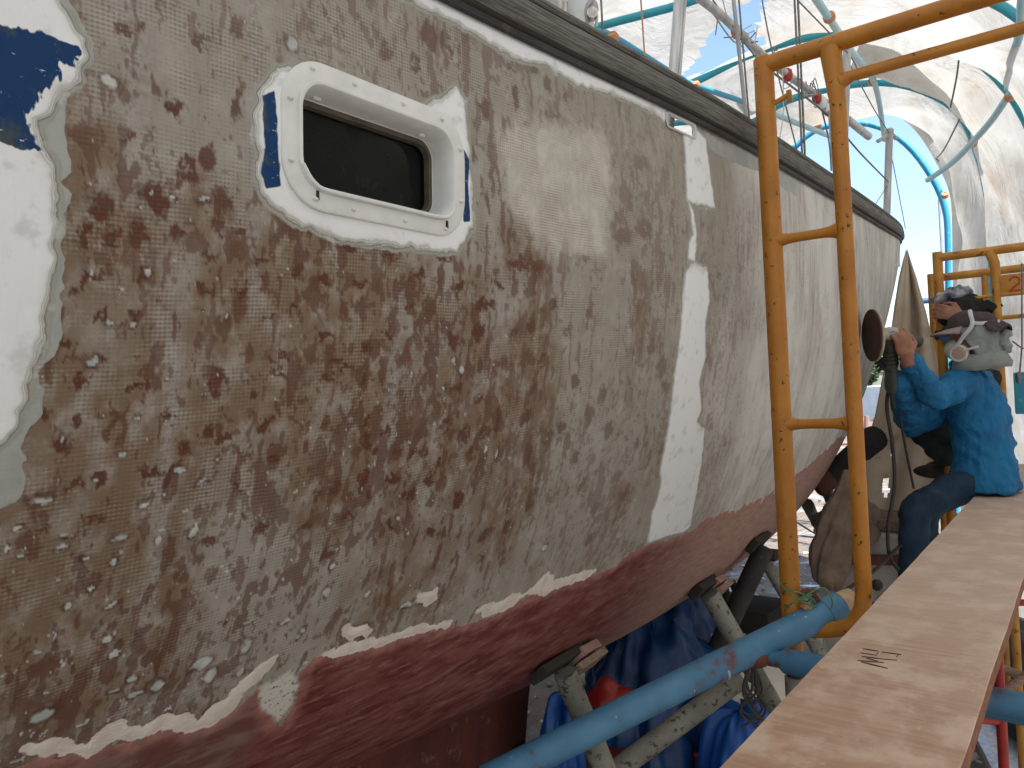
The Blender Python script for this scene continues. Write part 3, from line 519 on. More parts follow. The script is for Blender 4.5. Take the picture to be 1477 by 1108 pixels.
    el[0].position = 0; el[0].color = (*stops[0][1], 1); el[1].position = 1; el[1].color = (*stops[-1][1], 1)
    for p_, c_ in stops[1:-1]:
        e_ = el.new(p_); e_.color = (*c_, 1)
    wc_ = k.mix(k.ramp(k.noise(22, 4, .6, C((1, 1, 1))), .54, .68, 0, .6), cr.outputs[0], (.50, .53, .53))
    c = k.mix(k.ramp(wj, -.0085, -.0045), c, wc_)
    bl = k.mix(k.ramp(mid, .52, .66), (.002, .036, .125), (.05, .07, .08)); bl = k.mix(k.ramp(k.noise(60, 5, .7, C((1, 2.5, 1))), .63, .67), bl, (.6, .66, .7))
    c = k.mix(k.ramp(f('sdB'), -.0012, .0012), c, bl)
    k.base(c)
    pnt = k.ramp(f('sdW'), -.001, .004)
    rg = k.math('SUBTRACT', k.ramp(mid, .2, .8, .55, .75), k.math('MULTIPLY', pnt, .1))
    k.set(Roughness=rg); k.b.inputs['Specular IOR Level'].default_value = .22
    h = k.math('ADD', k.math('MULTIPLY', weave, k.math('SUBTRACT', .5, k.math('MULTIPLY', pnt, .5))), k.math('ADD', k.math('MULTIPLY', fine, .8), k.math('MULTIPLY', grit, .25)))
    h2 = k.math('MULTIPLY', k.math('MULTIPLY', h, k.ramp(f('sdG'), -.001, .001, 1., .25)), k.math('SUBTRACT', 1., k.math('MULTIPLY', pnt, .92)))
    k.bump(h2, .45, .0016)
    return k.m
M['hull'] = hull_mat()
boat = thing('sailboat', W(2, -2.1, 0), 'sailing boat with its side stripped to brown mottled laminate and red bottom', 'sailboat')
me = grid_mesh('hull_side', XYZ - np.array(ORG[boat.name], np.float32), quads, dict(sdW=sdW, sdG=sdG, sdB=sdB, sdR=sdR, stain=stain, fleck=fleck, ring=ring, pale=pale, cream=cream, mott=mott, warm=warm, smoothf=smoothf, band=band), (HQ, Ha))
me.materials.append(M['hull'])
hull = bpy.data.objects.new('hull', me); COL.objects.link(hull); hull.parent = boat
M['old_white'] = simple('aged_white_gelcoat', (.62, .63, .61), (.5, .5, .47), 5, .45, 0, .1, .002, dirt=(.3, .27, .22), dth=(.62, .75), dscale=12)
M['antifoul'] = simple('dark_red_antifouling', (.13, .03, .022), (.085, .02, .016), 9, .7, 0, .4, .004, dirt=(.2, .11, .08), dth=(.56, .72), dscale=14, stretch=(1, 1, .4))
# far side, transom and inner bulwark
mb = MB(); qs2 = np.linspace(-3, QBOW, 70); th2 = np.linspace(0, PI / 2, 22)
rg_ = []
for q in qs2:
    w_, z_ = hull_wz(np.full(22, q), th2); c = float(wcen(q)); rg_.append([W(q, 2 * c - float(a), float(b)) for a, b in zip(w_, z_)])
mb.rings(rg_, closed=False, caps=False)
mb.build('hull_far_side', M['old_white'], boat)
mb = MB(); w_, z_ = hull_wz(np.full(22, -3.), th2); c = float(wcen(-3))
prof = [W(-3, float(a), float(b)) for a, b in zip(w_, z_)] + [W(-3, 2 * c - float(a), float(b)) for a, b in zip(w_[::-1], z_[::-1])]
mb.add(prof, [tuple(range(len(prof)))]); mb.build('transom', M['old_white'], boat)
DECKD = .17
mb = MB()
qd = [q for q in np.linspace(-3, QBOW - .25, 70)]
L_ = [[W(q, sheer(q)[0] - .05, sheer(q)[1] - DECKD), W(q, float(wcen(q)), sheer(q)[1] - DECKD + .05), W(q, 2 * float(wcen(q)) - sheer(q)[0] + .05, sheer(q)[1] - DECKD)] for q in qd]
mb.rings(L_, closed=False, caps=False); mb.build('deck', M['old_white'], boat)
# inner skin of the bulwark, with the slot cut through, and the slot's own edge
mb = MB(); q0, q1, a0, a1 = SLOT; TH = .010
def inner(q, a): return W(q, sheer(q)[0] - TH, sheer(q)[1] - a)
qd = sorted(set([round(float(x), 3) for x in np.linspace(-3, QBOW - .1, 90)] + [q0, q1]))
al = [0, .058, .06, DECKD]
for i in range(len(qd) - 1):
    for j in range(len(al) - 1):
        if qd[i] >= q0 - 1e-6 and qd[i + 1] <= q1 + 1e-6 and j == 0: continue
        mb.add([inner(qd[i], al[j]), inner(qd[i + 1], al[j]), inner(qd[i + 1], al[j + 1]), inner(qd[i], al[j + 1])], [(0, 1, 2, 3)])
mb.build('bulwark_inner_skin', M['old_white'], boat)
mb = MB(); lo = []
def slotp(off, grow):
    P_ = []
    cq_, ca_ = (q0 + q1) / 2, (a0 + a1) / 2; hx, hy, r = (q1 - q0) / 2 + grow, (a1 - a0) / 2 + grow, .014
    for cx_, cy_, s0 in ((hx - r, hy - r, 0), (-hx + r, hy - r, 90), (-hx + r, -hy + r, 180), (hx - r, -hy + r, 270)):
        for t in range(0, 91, 18):
            an = math.radians(s0 + t); q = cq_ + cx_ + r * math.cos(an); a = ca_ + cy_ + r * math.sin(an)
            P_.append(W(q, sheer(q)[0] + off, sheer(q)[1] - a))
    return P_
mb.rings([slotp(.001, .005), slotp(.003, .002), slotp(0, -.001), slotp(-TH + .002, -.001)], True, False)
mb.build('freeing_slot_edge', M['old_white'], boat)
# teak rail: three strips swept along the sheer
def sweep(prof, qa, qb, n, name, mat, wav=0):
    mb = MB(); rings = []; qv = []; av = []
    per = [0]
    for k in range(1, len(prof)): per.append(per[-1] + math.dist(prof[k], prof[k - 1]))
    for i in range(n):
        q = qa + (qb - qa) * i / (n - 1); w0, z0 = sheer(q)
        fl_ = min(1, max(0, (QBOW - q) / .3))
        rings.append([W(q, w0 + a + wav * math.sin(q * 3.1), z0 + b) for a, b in prof]); qv += [q] * len(prof); av += per
    mb.rings(rings); ob = mb.build(name, mat, boat, True, 35)
    at_ = ob.data.attributes.new('qa', 'FLOAT_VECTOR', 'POINT')
    if len(ob.data.vertices) == len(qv): at_.data.foreach_set('vector', np.stack([qv, av, np.zeros(len(qv))], -1).astype(np.float32).ravel())
    return ob
sweep([(-.018, .0), (-.018, .011), (.004, .011), (.010, .006), (.010, -.006), (.006, -.010), (0.003, -.006), (0.0, .0)], -3, QBOW, 260, 'rail_underlay', M['dark_steel'])
sweep([(-.020, .012), (-.020, .064), (.018, .064), (.024, .060), (.026, .040), (.025, .022), (.018, .013)], -3, QBOW, 260, 'rail_strip', M['teak'])
sweep([(-.018, .063), (-.018, .070), (.006, .070), (.006, .063)], -3, QBOW, 200, 'rail_gap_shade', M['dark_rubber'])  # dark strip in the narrow gap under the cap, its shade coloured in
sweep([(-.026, .0695), (-.026, .084), (-.016, .089), (.010, .089), (.019, .084), (.021, .076), (.016, .0695)], -3, QBOW, 260, 'rail_cap', M['teak'])
# keel
mb = MB(); rg_ = []
for z, qa_, qb_, t_ in ((1.35, -2.0, 2.86, .16), (1.1, -2.0, 2.72, .15), (.8, -1.9, 2.66, .13), (.45, -1.8, 2.60, .12), (.16, -1.7, 2.55, .12)):
    r = []
    for k in range(24):
        a = 2 * PI * k / 24; q = (qa_ + qb_) / 2 + (qb_ - qa_) / 2 * math.copysign(abs(math.cos(a)) ** .45, math.cos(a)); r.append(W(q, float(wcen(q)) + t_ * math.copysign(abs(math.sin(a)) ** .6, math.sin(a)), z))
    rg_.append(r)
mb.rings(rg_); mb.build('keel', M['antifoul'], boat)
for qk in (-1.2, .4, 2.0):
    b_ = MB().box(W(qk, float(wcen(qk)), .085), (.22, .7, .15), Matrix.Rotation(-A, 3, 'Z'), .01).build('keel_block', M['wood_pad'], loc=W(qk, float(wcen(qk)), 0))
    tag(b_, 'heavy timber block under the keel, %s' % ('aft one', 'middle one', 'forward one')[(-1.2, .4, 2.0).index(qk)], 'block', 'keel blocks under the boat')
# portlight
def rr(off, grow, r0=.040, z_sh=0):
    q0, q1, z0, z1 = WIN; P_ = []
    cq_, cz_ = (q0 + q1) / 2, (z0 + z1) / 2; hx, hz = (q1 - q0) / 2 + grow, (z1 - z0) / 2 + grow; r = max(.012, r0 + grow)
    for cx_, cz2, s0 in ((hx - r, hz - r, 0), (-hx + r, hz - r, 90), (-hx + r, -hz + r, 180), (hx - r, -hz + r, 270)):
        for t in range(0, 91, 10):
            an = math.radians(s0 + t); q = cq_ + cx_ + r * math.cos(an); z = cz_ + cz2 + r * math.sin(an)
            wob = .0006 * math.sin(37 * q + 11 * z)
            P_.append(W(q, WB(q, z) + off + wob, z))
    return P_
def WB(q, z):  # skin position at height z
    t = (2.85 - z) / .5; return -.803 - .018 * max(0, t) ** 1.5
M['portwhite'] = simple('brushed_white_paint', (.70, .715, .71), (.62, .64, .63), 25, .38, 0, .25, .002, dirt=(.34, .33, .30), dth=(.70, .76), dscale=40)
mb = MB(); mb.rings([rr(-.01, .0285), rr(.0035, .0285), rr(.0045, .0277), rr(.0052, .026), rr(.0055, .012), rr(.0058, .0045), rr(.0085, .0035), rr(.0092, .001), rr(.0085, -.002), rr(.004, -.005), rr(-.014, -.0075), rr(-.034, -.009), rr(-.036, -.016), rr(-.049, -.017)], True, False)
port = mb.build('portlight', M['portwhite'], boat, True, 32)
gk = NT('dark_portlight_glass'); gk.base(gk.mix(gk.ramp(gk.noise(9, 5, .7), .55, .75), (.002, .003, .003), (.013, .014, .014))).set(Roughness=gk.ramp(gk.noise(14, 5, .7), .4, .7, .05, .30)); gk.b.inputs['Specular IOR Level'].default_value = .14
mb = MB(); P_ = rr(-.044, -.0155); mb.add(P_, [tuple(range(len(P_)))]); mb.build('glass', gk.m, port, False)
M['brass_dirty'] = simple('grubby_inner_frame', (.12, .10, .075), (.07, .06, .045), 30, .6, .2, .2, .002)
mb = MB(); mb.rings([rr(-.0345, -.0095), rr(-.033, -.013), rr(-.0335, -.018), rr(-.0435, -.019)], True, False); mb.build('glass_frame', M['brass_dirty'], port)
bolts = [(.632, 2.599), (.705, 2.600), (.80, 2.599), (.885, 2.598), (.928, 2.56), (.928, 2.475), (.89, 2.424), (.80, 2.423), (.70, 2.423), (.635, 2.426), (.597, 2.47), (.597, 2.55)]
for q, z in bolts:
    MB().ball(W(q, WB(q, z) + .0048, z), (.0048, .0048, .0034), 12, 6).build('bolt', M['portwhite'], port)
mb = MB()  # lower drip lip with drain slots
mb.tube(smooth_path([W(.613, WB(.6, 2.46) + .009, 2.468), W(.630, WB(.6, 2.43) + .010, 2.447), W(.66, WB(.6, 2.43) + .010, 2.4395), W(.78, WB(.6, 2.43) + .0105, 2.439), W(.87, WB(.6, 2.43) + .010, 2.4395), W(.897, WB(.6, 2.43) + .010, 2.447), W(.909, WB(.6, 2.43) + .009, 2.462)], 6), .0032, 8)
mb.build('drip_lip', M['portwhite'], port)
for q in (.638, .893):
    MB().box(W(q, WB(q, 2.424) + .0065, 2.4315), (.003, .004, .012), Matrix.Rotation(-A, 3, 'Z')).build('drain_slot', M['dark_rubber'], port, False)
for q in (.66, .865):
    MB().box(W(q, WB(q, 2.57) - .022, 2.576), (.006, .012, .008), Matrix.Rotation(-A, 3, 'Z'), .001).build('hinge_tab', M['portwhite'], port)
# ------------------------------------------------------------------ fittings above the rail
def px_r(px, Y): return px / 2 / F * Y
def boat_tube(name, pts, r, mat, parent=boat, seg=12):
    return MB().tube(pts, r, seg).build(name, mat, parent)
def post(px0, py0, px1, py1, Y, thick, name, mat, seg=12, parent=boat, down=.12):
    a = at(px0, py0, Y); b = at(px1, py1, Y + .03); d = (b - a).normalized()
    return MB().tube([a, b + d * down], px_r(thick, Y), seg).build(name, mat, parent)
st1 = post(984, -60, 970, 122, 2.02, 15, 'stanchion', M['galv'], 16)
MB().tube([at(992, -60, 2.03), at(979, 120, 2.05)], px_r(6, 2.0), 8).build('stanchion_brace', M['galv'], st1)
MB().lathe(at(969, 128, 2.04), (0, 0, 1), [(.0, -.03), (.022, -.03), (.022, 0), (.016, .004), (.016, .02), (.0, .022)]).build('stanchion_socket', M['galv'], st1)
st2 = post(1222, 72, 1216, 250, 3.35, 11, 'stanchion', M['alu_dull'], 14)
st3 = post(1198, 160, 1205, 248, 3.25, 8, 'stanchion', M['alu_dull'], 10)
st4 = post(1283, 190, 1279, 310, 4.55, 10, 'stanchion', M['alu_dull'], 14)
MB().ball(at(1222, 72, 3.35), .019).build('stanchion_cap', M['alu_dull'], st2)
MB().lathe(at(1283, 190, 4.55), (0, 0, 1), [(0, -.01), (.024, -.01), (.026, .01), (.015, .02), (0, .021)]).build('stanchion_cap', M['alu_dull'], st4)
MB().tube([at(1266, 204, 4.5), at(1286, 192, 4.55), at(1292, 200, 4.6)], .012, 8).build('stanchion_eye', M['alu_dull'], st4)
def wire(pts, r, mat=None, name='rigging_wire', parent=boat, sag=0):
    P_ = [at(*p) for p in pts]
    return MB().tube(smooth_path(P_, 6) if len(P_) > 2 else P_, r, 6).build(name, mat or M['wire'], parent)
wire([(866, -20, 1.9), (870, 60, 1.9)], .0028); wire([(923, -20, 1.95), (931, 98, 1.95)], .0022, M['tape'])
wire([(1056, -20, 2.3), (1077, 178, 2.35)], .0065, M['alu_dull'], 'shroud_tube'); wire([(1064, -20, 2.32), (1081, 176, 2.37)], .003)
wire([(1145, -20, 2.9), (1157, 222, 2.95)], .0045); wire([(1150, -20, 2.9), (1161, 224, 2.95)], .0045)
wire([(1096, -20, 2.9), (1112, 66, 2.9), (1150, 218, 2.95)], .003); wire([(1150, 0, 2.9), (1224, 78, 3.35), (1240, 110, 3.6)], .003, name='lifeline')
wire([(1104, 97, 2.9), (1155, 135, 3.1), (1197, 170, 3.3), (1240, 220, 3.9), (1281, 262, 4.55)], .0045, name='lifeline')
wire([(1181, 142, 3.3), (1195, 200, 3.35), (1199, 246, 3.3)], .0035); wire([(1224, 90, 3.35), (1262, 160, 4.2), (1283, 192, 4.55)], .003, name='lifeline')
wire([(1287, 230, 4.6), (1306, 330, 5.2)], .0028, name='lifeline'); wire([(1262, 296, 4.5), (1280, 268, 4.55)], .0025, name='lifeline')
wire([(1128, 90, 2.9), (1130, 160, 2.9), (1122, 215, 2.9)], .002, M['rope'])
spar = MB().tube(smooth_path([at(985, -20, 2.7), at(1040, 22, 2.8), at(1085, 66, 2.95), at(1128, 102, 3.1), at(1180, 140, 3.3)], 8) + [at(1252, 196, 3.7)], .016, 12).build('spar', M['alu_dull'], boat)
MB().tube([at(1222, 172, 3.52), at(1253, 197, 3.71)], .019, 12).build('spar_end', M['galv'], spar)
rnd = random.Random(3)
for i in range(14):
    t = rnd.random(); x = 1040 + 145 * t; y = 24 + 120 * t; Y = 2.8 + .5 * t
    p = at(x, y, Y)
    pts = [p + V(rnd.uniform(-.05, .05), rnd.uniform(-.03, .03), rnd.uniform(-.05, .05)) for _ in range(4)]
    MB().tube(smooth_path(pts, 4), .0022, 5).build('lashing', M['wire'] if i % 3 else M['rope'], spar)
for x, y, Y, c in ((1178, 141, 3.28, 'red_steel'), (1136, 108, 3.12, 'red_steel'), (1186, 148, 3.3, 'white_gloss'), (1062, 46, 2.88, 'tape'), (1193, 158, 3.32, 'galv')):
    MB().ball(at(x, y, Y), (.022, .018, .03), 10, 6).build('fitting', M[c], spar)
wire([(1010, -10, 2.75), (1058, 60, 2.9), (1080, 50, 2.9)], .003, M['rope']); wire([(1028, 0, 2.78), (1072, 60, 2.9), (1105, 100, 2.95)], .003)
wire([(1040, -10, 2.8), (1054, 40, 2.9), (1075, 75, 2.95)], .002, M['rope'])
# cockpit hardware near the rail
mb = MB(); R_ = Matrix.Rotation(-A, 3, 'Z')
mb.box(at(836, 0, 1.86), (.062, .03, .30), R_ @ Matrix.Rotation(.05, 3, 'X'), .008)
up_ = mb.build('cowl_plate', M['white_gloss'], boat)
mb = MB(); mb.lathe(at(787, 8, 1.84), (at(787, 8, 1.84) - CAM) * -1, [(0, -.01), (.040, -.01), (.040, .006), (.034, .012), (.026, .012), (.024, .006), (.012, .006), (.010, .012), (0, .013)], 28)
w1_ = mb.build('winch_housing', M['white_gloss'], boat)
MB().lathe(at(787, 8, 1.825), (at(787, 8, 1.84) - CAM) * -1, [(0.0, -.002), (.006, -.002), (.006, .004), (0, .005)], 12).build('winch_hub', M['dark_rubber'], w1_)
MB().lathe(at(787, 8, 1.825), (at(787, 8, 1.84) - CAM) * -1, [(.024, 0), (.030, .002), (.024, .003)], 24).build('winch_ring', M['alu_dull'], w1_)
mb = MB(); mb.tube(smooth_path([at(762, -20, 1.88), at(765, 10, 1.88), at(780, 40, 1.88), at(800, 52, 1.88), at(800, 20, 1.88), at(793, -20, 1.88)], 8), .012, 10); mb.build('white_hose', M['white_gloss'], boat)
for x in (810, 815):
    mb = MB(); mb.tube([at(x + 1, -30, 1.84), at(x, 0, 1.84), at(x, 5, 1.84), at(x, 28, 1.85), at(x, 34, 1.85)], [.003, .003, .0075, .0075, .003], 10); mb.ball(at(x, 35, 1.85), (.010, .010, .009)); mb.build('turnbuckle', M['chrome'], boat)
mb = MB(); mb.ball(at(853, 12, 1.84), (.018, .012, .026), 14, 8); mb.tube(smooth_path([at(858, -6, 1.82), at(846, 12, 1.82), at(847, 30, 1.83), at(846, 50, 1.85)], 5), .0045, 8); blk = mb.build('pulley_block', M['alu_dull'], boat)
MB().lathe(at(854, 20, 1.82), (0, -1, 0), [(0, -.012), (.014, -.012), (.012, 0), (.014, .008), (0, .01)], 16).build('sheave', M['chrome'], blk)
MB().tube([at(861, 20, 1.82), at(860, 38, 1.83)], .004, 8).build('shackle', M['chrome'], blk)
for x in (884, 888, 877): MB().tube(smooth_path([at(x, 70, 1.95), at(x + 3, 58, 1.95), at(x + 6, 70, 1.95)], 4), .0018, 6).build('split_pin', M['chrome'], boat)
# ------------------------------------------------------------------ boat shelter (ribs, purlins, canvas)
PSI = math.radians(28); TA = Vector((math.sin(PSI), math.cos(PSI), 0)); TB = Vector((math.cos(PSI), -math.sin(PSI), 0))
def T(D, b, z): return TA * D + TB * b + Vector((0, 0, z))
def ray_plane(px, py, D):
    d = _f + RGT * ((px - CX) / F) - UPV * ((py - CY) / F)
    p = CAM + d * (D / d.dot(TA)); return p.dot(TB), p.z
shelter = thing('boat_shelter', T(4, -1.4, 0), 'arched boat shelter of stained cream canvas over bent blue plastic pipes', 'shelter')
RIBS = [(9.5, [(1140, 215), (1163, 197), (1190, 183), (1240, 178), (1270, 184), (1292, 196), (1316, 217), (1338, 246), (1354, 275), (1364, 305), (1367, 340), (1368, 440), (1367, 560)], 8, 'pipe_blue'),
        (8.0, [(1080, 178), (1128, 148), (1185, 130), (1250, 119), (1300, 121), (1350, 138), (1380, 158), (1397, 183), (1412, 220), (1424, 270), (1431, 330), (1434, 440), (1434, 560)], 12, 'pipe_teal'),
        (6.5, [(940, 140), (987, 124), (1077, 81), (1160, 55), (1253, 43), (1300, 44), (1348, 57), (1399, 81), (1434, 108), (1462, 142), (1492, 200), (1512, 280), (1518, 400)], 12, 'pipe_teal'),
        (5.3, [(884, 51), (968, 11), (1060, -18), (1180, -42), (1290, -48), (1370, -30), (1426, 0), (1464, 22), (1520, 70), (1566, 140), (1592, 240), (1600, 350)], 13, 'pipe_teal')]
CEN = -1.45; prof_ribs = []
for D, pl, th, mt in RIBS:
    bz = [ray_plane(x, y, D) for x, y in pl]
    right = bz[:]; zb = 0.0; right.append((bz[-1][0] + .04, zb))
    left = [(2 * CEN - b, z) for b, z in right if b > CEN + .25][::-1]
    lead = [p for p in right if p[0] > CEN - .3]
    pts = [p for p in left if p[0] < lead[0][0] - .15] + lead
    prof_ribs.append((D, pts, th, mt))
near = prof_ribs[-1][1]
def scale_rib(pts, sb, dz): return [(CEN + (b - CEN) * sb, z + dz * (z / 4.8)) for b, z in pts]
for D, sb in ((3.4, 1.12), (1.2, 1.2), (-1.2, 1.25), (-3.8, 1.28), (-6.4, 1.28)):
    prof_ribs.append((D, scale_rib(near, sb, .05), 13, 'pipe_teal'))
def resamp(pts, n=72):
    P_ = smooth_path([T(0, b, z) for b, z in pts], 6); L = [0]
    for a, b in zip(P_[:-1], P_[1:]): L.append(L[-1] + (b - a).length)
    out = []; j = 0
    for k in range(n):
        t = L[-1] * k / (n - 1)
        while j < len(L) - 2 and L[j + 1] < t: j += 1
        f_ = (t - L[j]) / max(1e-9, L[j + 1] - L[j]); out.append(P_[j].lerp(P_[j + 1], min(1, f_)))
    return out
NR = 220
RS = []
for D, pts, th, mt in prof_ribs:
    r = resamp(pts, NR); r = [p + TA * D for p in r]; RS.append(r)
    MB().tube(r[::2] + [r[-1]], px_r(th, abs(D) * .93 if D > 5 else 5), 10).build('rib', M[mt], shelter)
# canvas lofted over the ribs
order = sorted(range(len(prof_ribs)), key=lambda i: prof_ribs[i][0])
cols = []; rng = np.random.default_rng(4)
SUB = 26
for oi in range(len(order) - 1):
    lastbay = oi == len(order) - 2
    a = RS[order[oi]]; b = RS[order[oi + 1]]; Da = prof_ribs[order[oi]][0]
    for s_ in range(SUB):
        t = s_ / SUB; ring = []
        for j in range(NR):
            u_ = j / (NR - 1); p = a[j].lerp(b[j], t * (1 - .5 * min(1, max(0, (u_ - .5) / .15))) if lastbay else t); sag = math.sin(PI * t)
            jc = (a[max(j - 1, 0)] - a[min(j + 1, NR - 1)]); nrm = jc.cross(TA).normalized()
            if nrm.z < 0 and abs(nrm.z) > .25: nrm = -nrm
            if abs(nrm.z) <= .25 and nrm.dot(TB) * (1 if u_ > .5 else -1) < 0: nrm = -nrm
            wr = float(vnoise(np.array(u_ * 26 + t * 1.5), np.array((oi + t) * 3.1), 5) - .5) * .10 + float(vnoise(np.array(u_ * 60 + t * 5), np.array((oi + t) * 5.), 6) - .5) * .045
            ring.append(p + nrm * (.035 - sag * (.10 + .10 * math.sin(PI * u_)) + wr * min(1, sag * 2)))
        cols.append(ring)
last = []
for j in range(NR):
    u_ = j / (NR - 1); e = TA * (.10 * math.sin(u_ * 31) + .05 * math.sin(u_ * 77) - .1 - (.75 * min(1, max(0, (u_ - .5) / .15)))); last.append(RS[order[-1]][j] + V(0, 0, .03) + e)
cols.append(last)
mb = MB(); n = NR; vs = [p for r in cols for p in r]; fs = []
for i in range(len(cols) - 1):
    Dm = cols[i][0].dot(TA)
    for j in range(n - 1):
        c = (cols[i][j] + cols[i + 1][j + 1]) / 2; d = c - CAM; zf = d.dot(_f)
        # torn gap near the ridge, over the fore deck
        bb = c.dot(TB); DD = c.dot(TA)
        near_hole = c.z > 3.5 and abs(DD - 5.9) < 1 and abs(bb + 1.16) < 1
        if near_hole:
            q4 = (i * n + j, i * n + j + 1, (i + 1) * n + j + 1, (i + 1) * n + j)
            for tri in (((0, 1, 2), (0, 2, 3)) if (i + j) % 2 else ((0, 1, 3), (1, 2, 3))):
                cc = (Vector(vs[q4[tri[0]]]) + Vector(vs[q4[tri[1]]]) + Vector(vs[q4[tri[2]]])) / 3; d1 = cc.dot(TA) - 5.9; d2 = cc.dot(TB) + 1.16 + d1 * .5
                if (d1 / .44) ** 2 + (d2 / .28) ** 2 + .35 * math.sin(d1 * 9 + d2 * 14) > 1: fs.append(tuple(q4[x] for x in tri))
            continue
        if c.z > 9 and ((DD - 5.9) / .42) ** 2 + ((bb + 1.16 + (DD - 5.9) * .5) / .28) ** 2 < 1 + .3 * math.sin(DD * 23) * math.sin(bb * 19): continue
        if c.z < 1.1 and bb > 0 and DD < 4: continue
        fs.append((i * n + j, i * n + j + 1, (i + 1) * n + j + 1, (i + 1) * n + j))
mb.add(vs, fs); mb.build('canvas', M['canopy'], shelter, True, 180)
# a loose fold of canvas hanging inside, over the second pipe
mb = MB(); rg_ = []
edge = [(1225, 108, 7.6), (1262, 100, 7.5), (1290, 112, 7.4), (1320, 128, 7.35), (1355, 148, 7.35), (1385, 166, 7.4), (1398, 186, 7.5)]
out_ = [(1240, 60, 6.7), (1290, 60, 6.65), (1330, 66, 6.6), (1375, 84, 6.6), (1415, 110, 6.6), (1440, 140, 6.65), (1456, 176, 6.7)]
for k in range(9):
    t = k / 8; r = []
    for (x0, y0, Y0), (x1, y1, Y1) in zip(edge, out_):
        p = at(x0 + (x1 - x0) * t, y0 + (y1 - y0) * t, (Y0 + (Y1 - Y0) * t) * .90); r.append(p - V(0, 0, .10 * math.sin(PI * t)) + TB * .05 * math.sin(x0 * .09 + t * 3))
    rg_.append(smooth_path(r, 5))
mb.rings(rg_, closed=False, caps=False); mb.build('canvas_fold', M['canopy'], shelter, True, 180)
def pipe(pts, th, mat, name='purlin', par=shelter):
    P_ = [at(p[0], p[1], p[2] * .92) for p in pts]; Ym = .92 * sum(p[2] for p in pts) / len(pts)
    return MB().tube(smooth_path(P_, 6) if len(P_) > 2 else P_, px_r(th, Ym), 10).build(name, mat, par)
pipe([(820, 28, 4.9), (855, 45, 5.2), (884, 53, 5.4), (965, 103, 6.2), (1003, 123, 6.6), (1085, 151, 7.6)], 9, M['pipe_blue'])
pipe([(1085, 151, 7.6), (1110, 162, 7.9), (1196, 196, 8.8)], 8, M['pipe_pale'])
pipe([(1160, -25, 4.5), (1178, 0, 4.8), (1225, 70, 5.9), (1262, 122, 7.2), (1276, 202, 8.4)], 9, M['pipe_pale'])
pipe([(1480, -40, 4.2), (1474, 0, 4.5), (1470, 50, 4.8), (1454, 128, 5.6)], 12, M['pipe_pale'])
pipe([(1466, 122, 5.4), (1452, 142, 5.6), (1430, 174, 6.0), (1402, 206, 6.5), (1372, 236, 7.2), (1338, 260, 7.9)], 9, M['pipe_pale'])
MB().tube([at(1461, 128, 5.35), at(1471, 121, 5.3)], .028, 12).build('pipe_end_cap', M['dark_rubber'], shelter)
for x, y, Y in ((884, 54, 5.2), (1003, 123, 6.4), (1457, 139, 5.5), (1403, 206, 6.5), (1196, 25, 5.1), (1258, 118, 7.1), (1363, 282, 8.7), (1180, 183, 8.7)):
    p = at(x, y, Y * .93); MB().tube([p - TA * .03 + V(0, 0, .01), p - TA * .02, p + TA * .02, p + TA * .03 - V(0, 0, .01)], [.030, .038, .038, .030], 12).build('joint_tape', M['tape'], shelter)
for pts in ([(1354, 10, 5.5), (1346, 34, 5.6), (1350, 58, 5.7)], [(1384, 75, 5.6), (1380, 110, 5.7), (1371, 155, 5.9)], [(1385, 170, 6.2), (1362, 215, 6.9), (1350, 229, 7.5)], [(1350, 229, 7.5), (1366, 242, 7.9), (1368, 262, 8.2)]):
    MB().tube(smooth_path([at(*p) for p in pts], 6), .007, 6).build('tie_cord', M['wire'], shelter)
# ------------------------------------------------------------------ ground and far yard
def ground():
    xs = np.concatenate([np.linspace(-150, -9, 12), np.linspace(-8, 14, 221), np.linspace(15, 150, 12)])
    ys = np.concatenate([np.linspace(-60, -5, 8), np.linspace(-4, 24, 281), np.linspace(25, 260, 20)])
    X, Y = np.meshgrid(xs, ys, indexing='ij'); Z = (fbm(X * .6, Y * .6, 3, 90) - .5) * .10 + (fbm(X * 5, Y * 5, 4, 91) - .5) * .05
    Z = Z * np.exp(-np.maximum(0, np.hypot(X, Y - 5) - 18) / 12)
    idx = np.arange(X.size).reshape(X.shape); q = np.stack([idx[:-1, :-1], idx[1:, :-1], idx[1:, 1:], idx[:-1, 1:]], -1).reshape(-1, 4)
    me = grid_mesh('ground', np.stack([X, Y, Z], -1), q, {}); me.materials.append(M['ground'])
    o = bpy.data.objects.new('ground', me); COL.objects.link(o); return tag(o, 'muddy boatyard ground strewn with pale chips', 'ground', kind='structure')
ground()
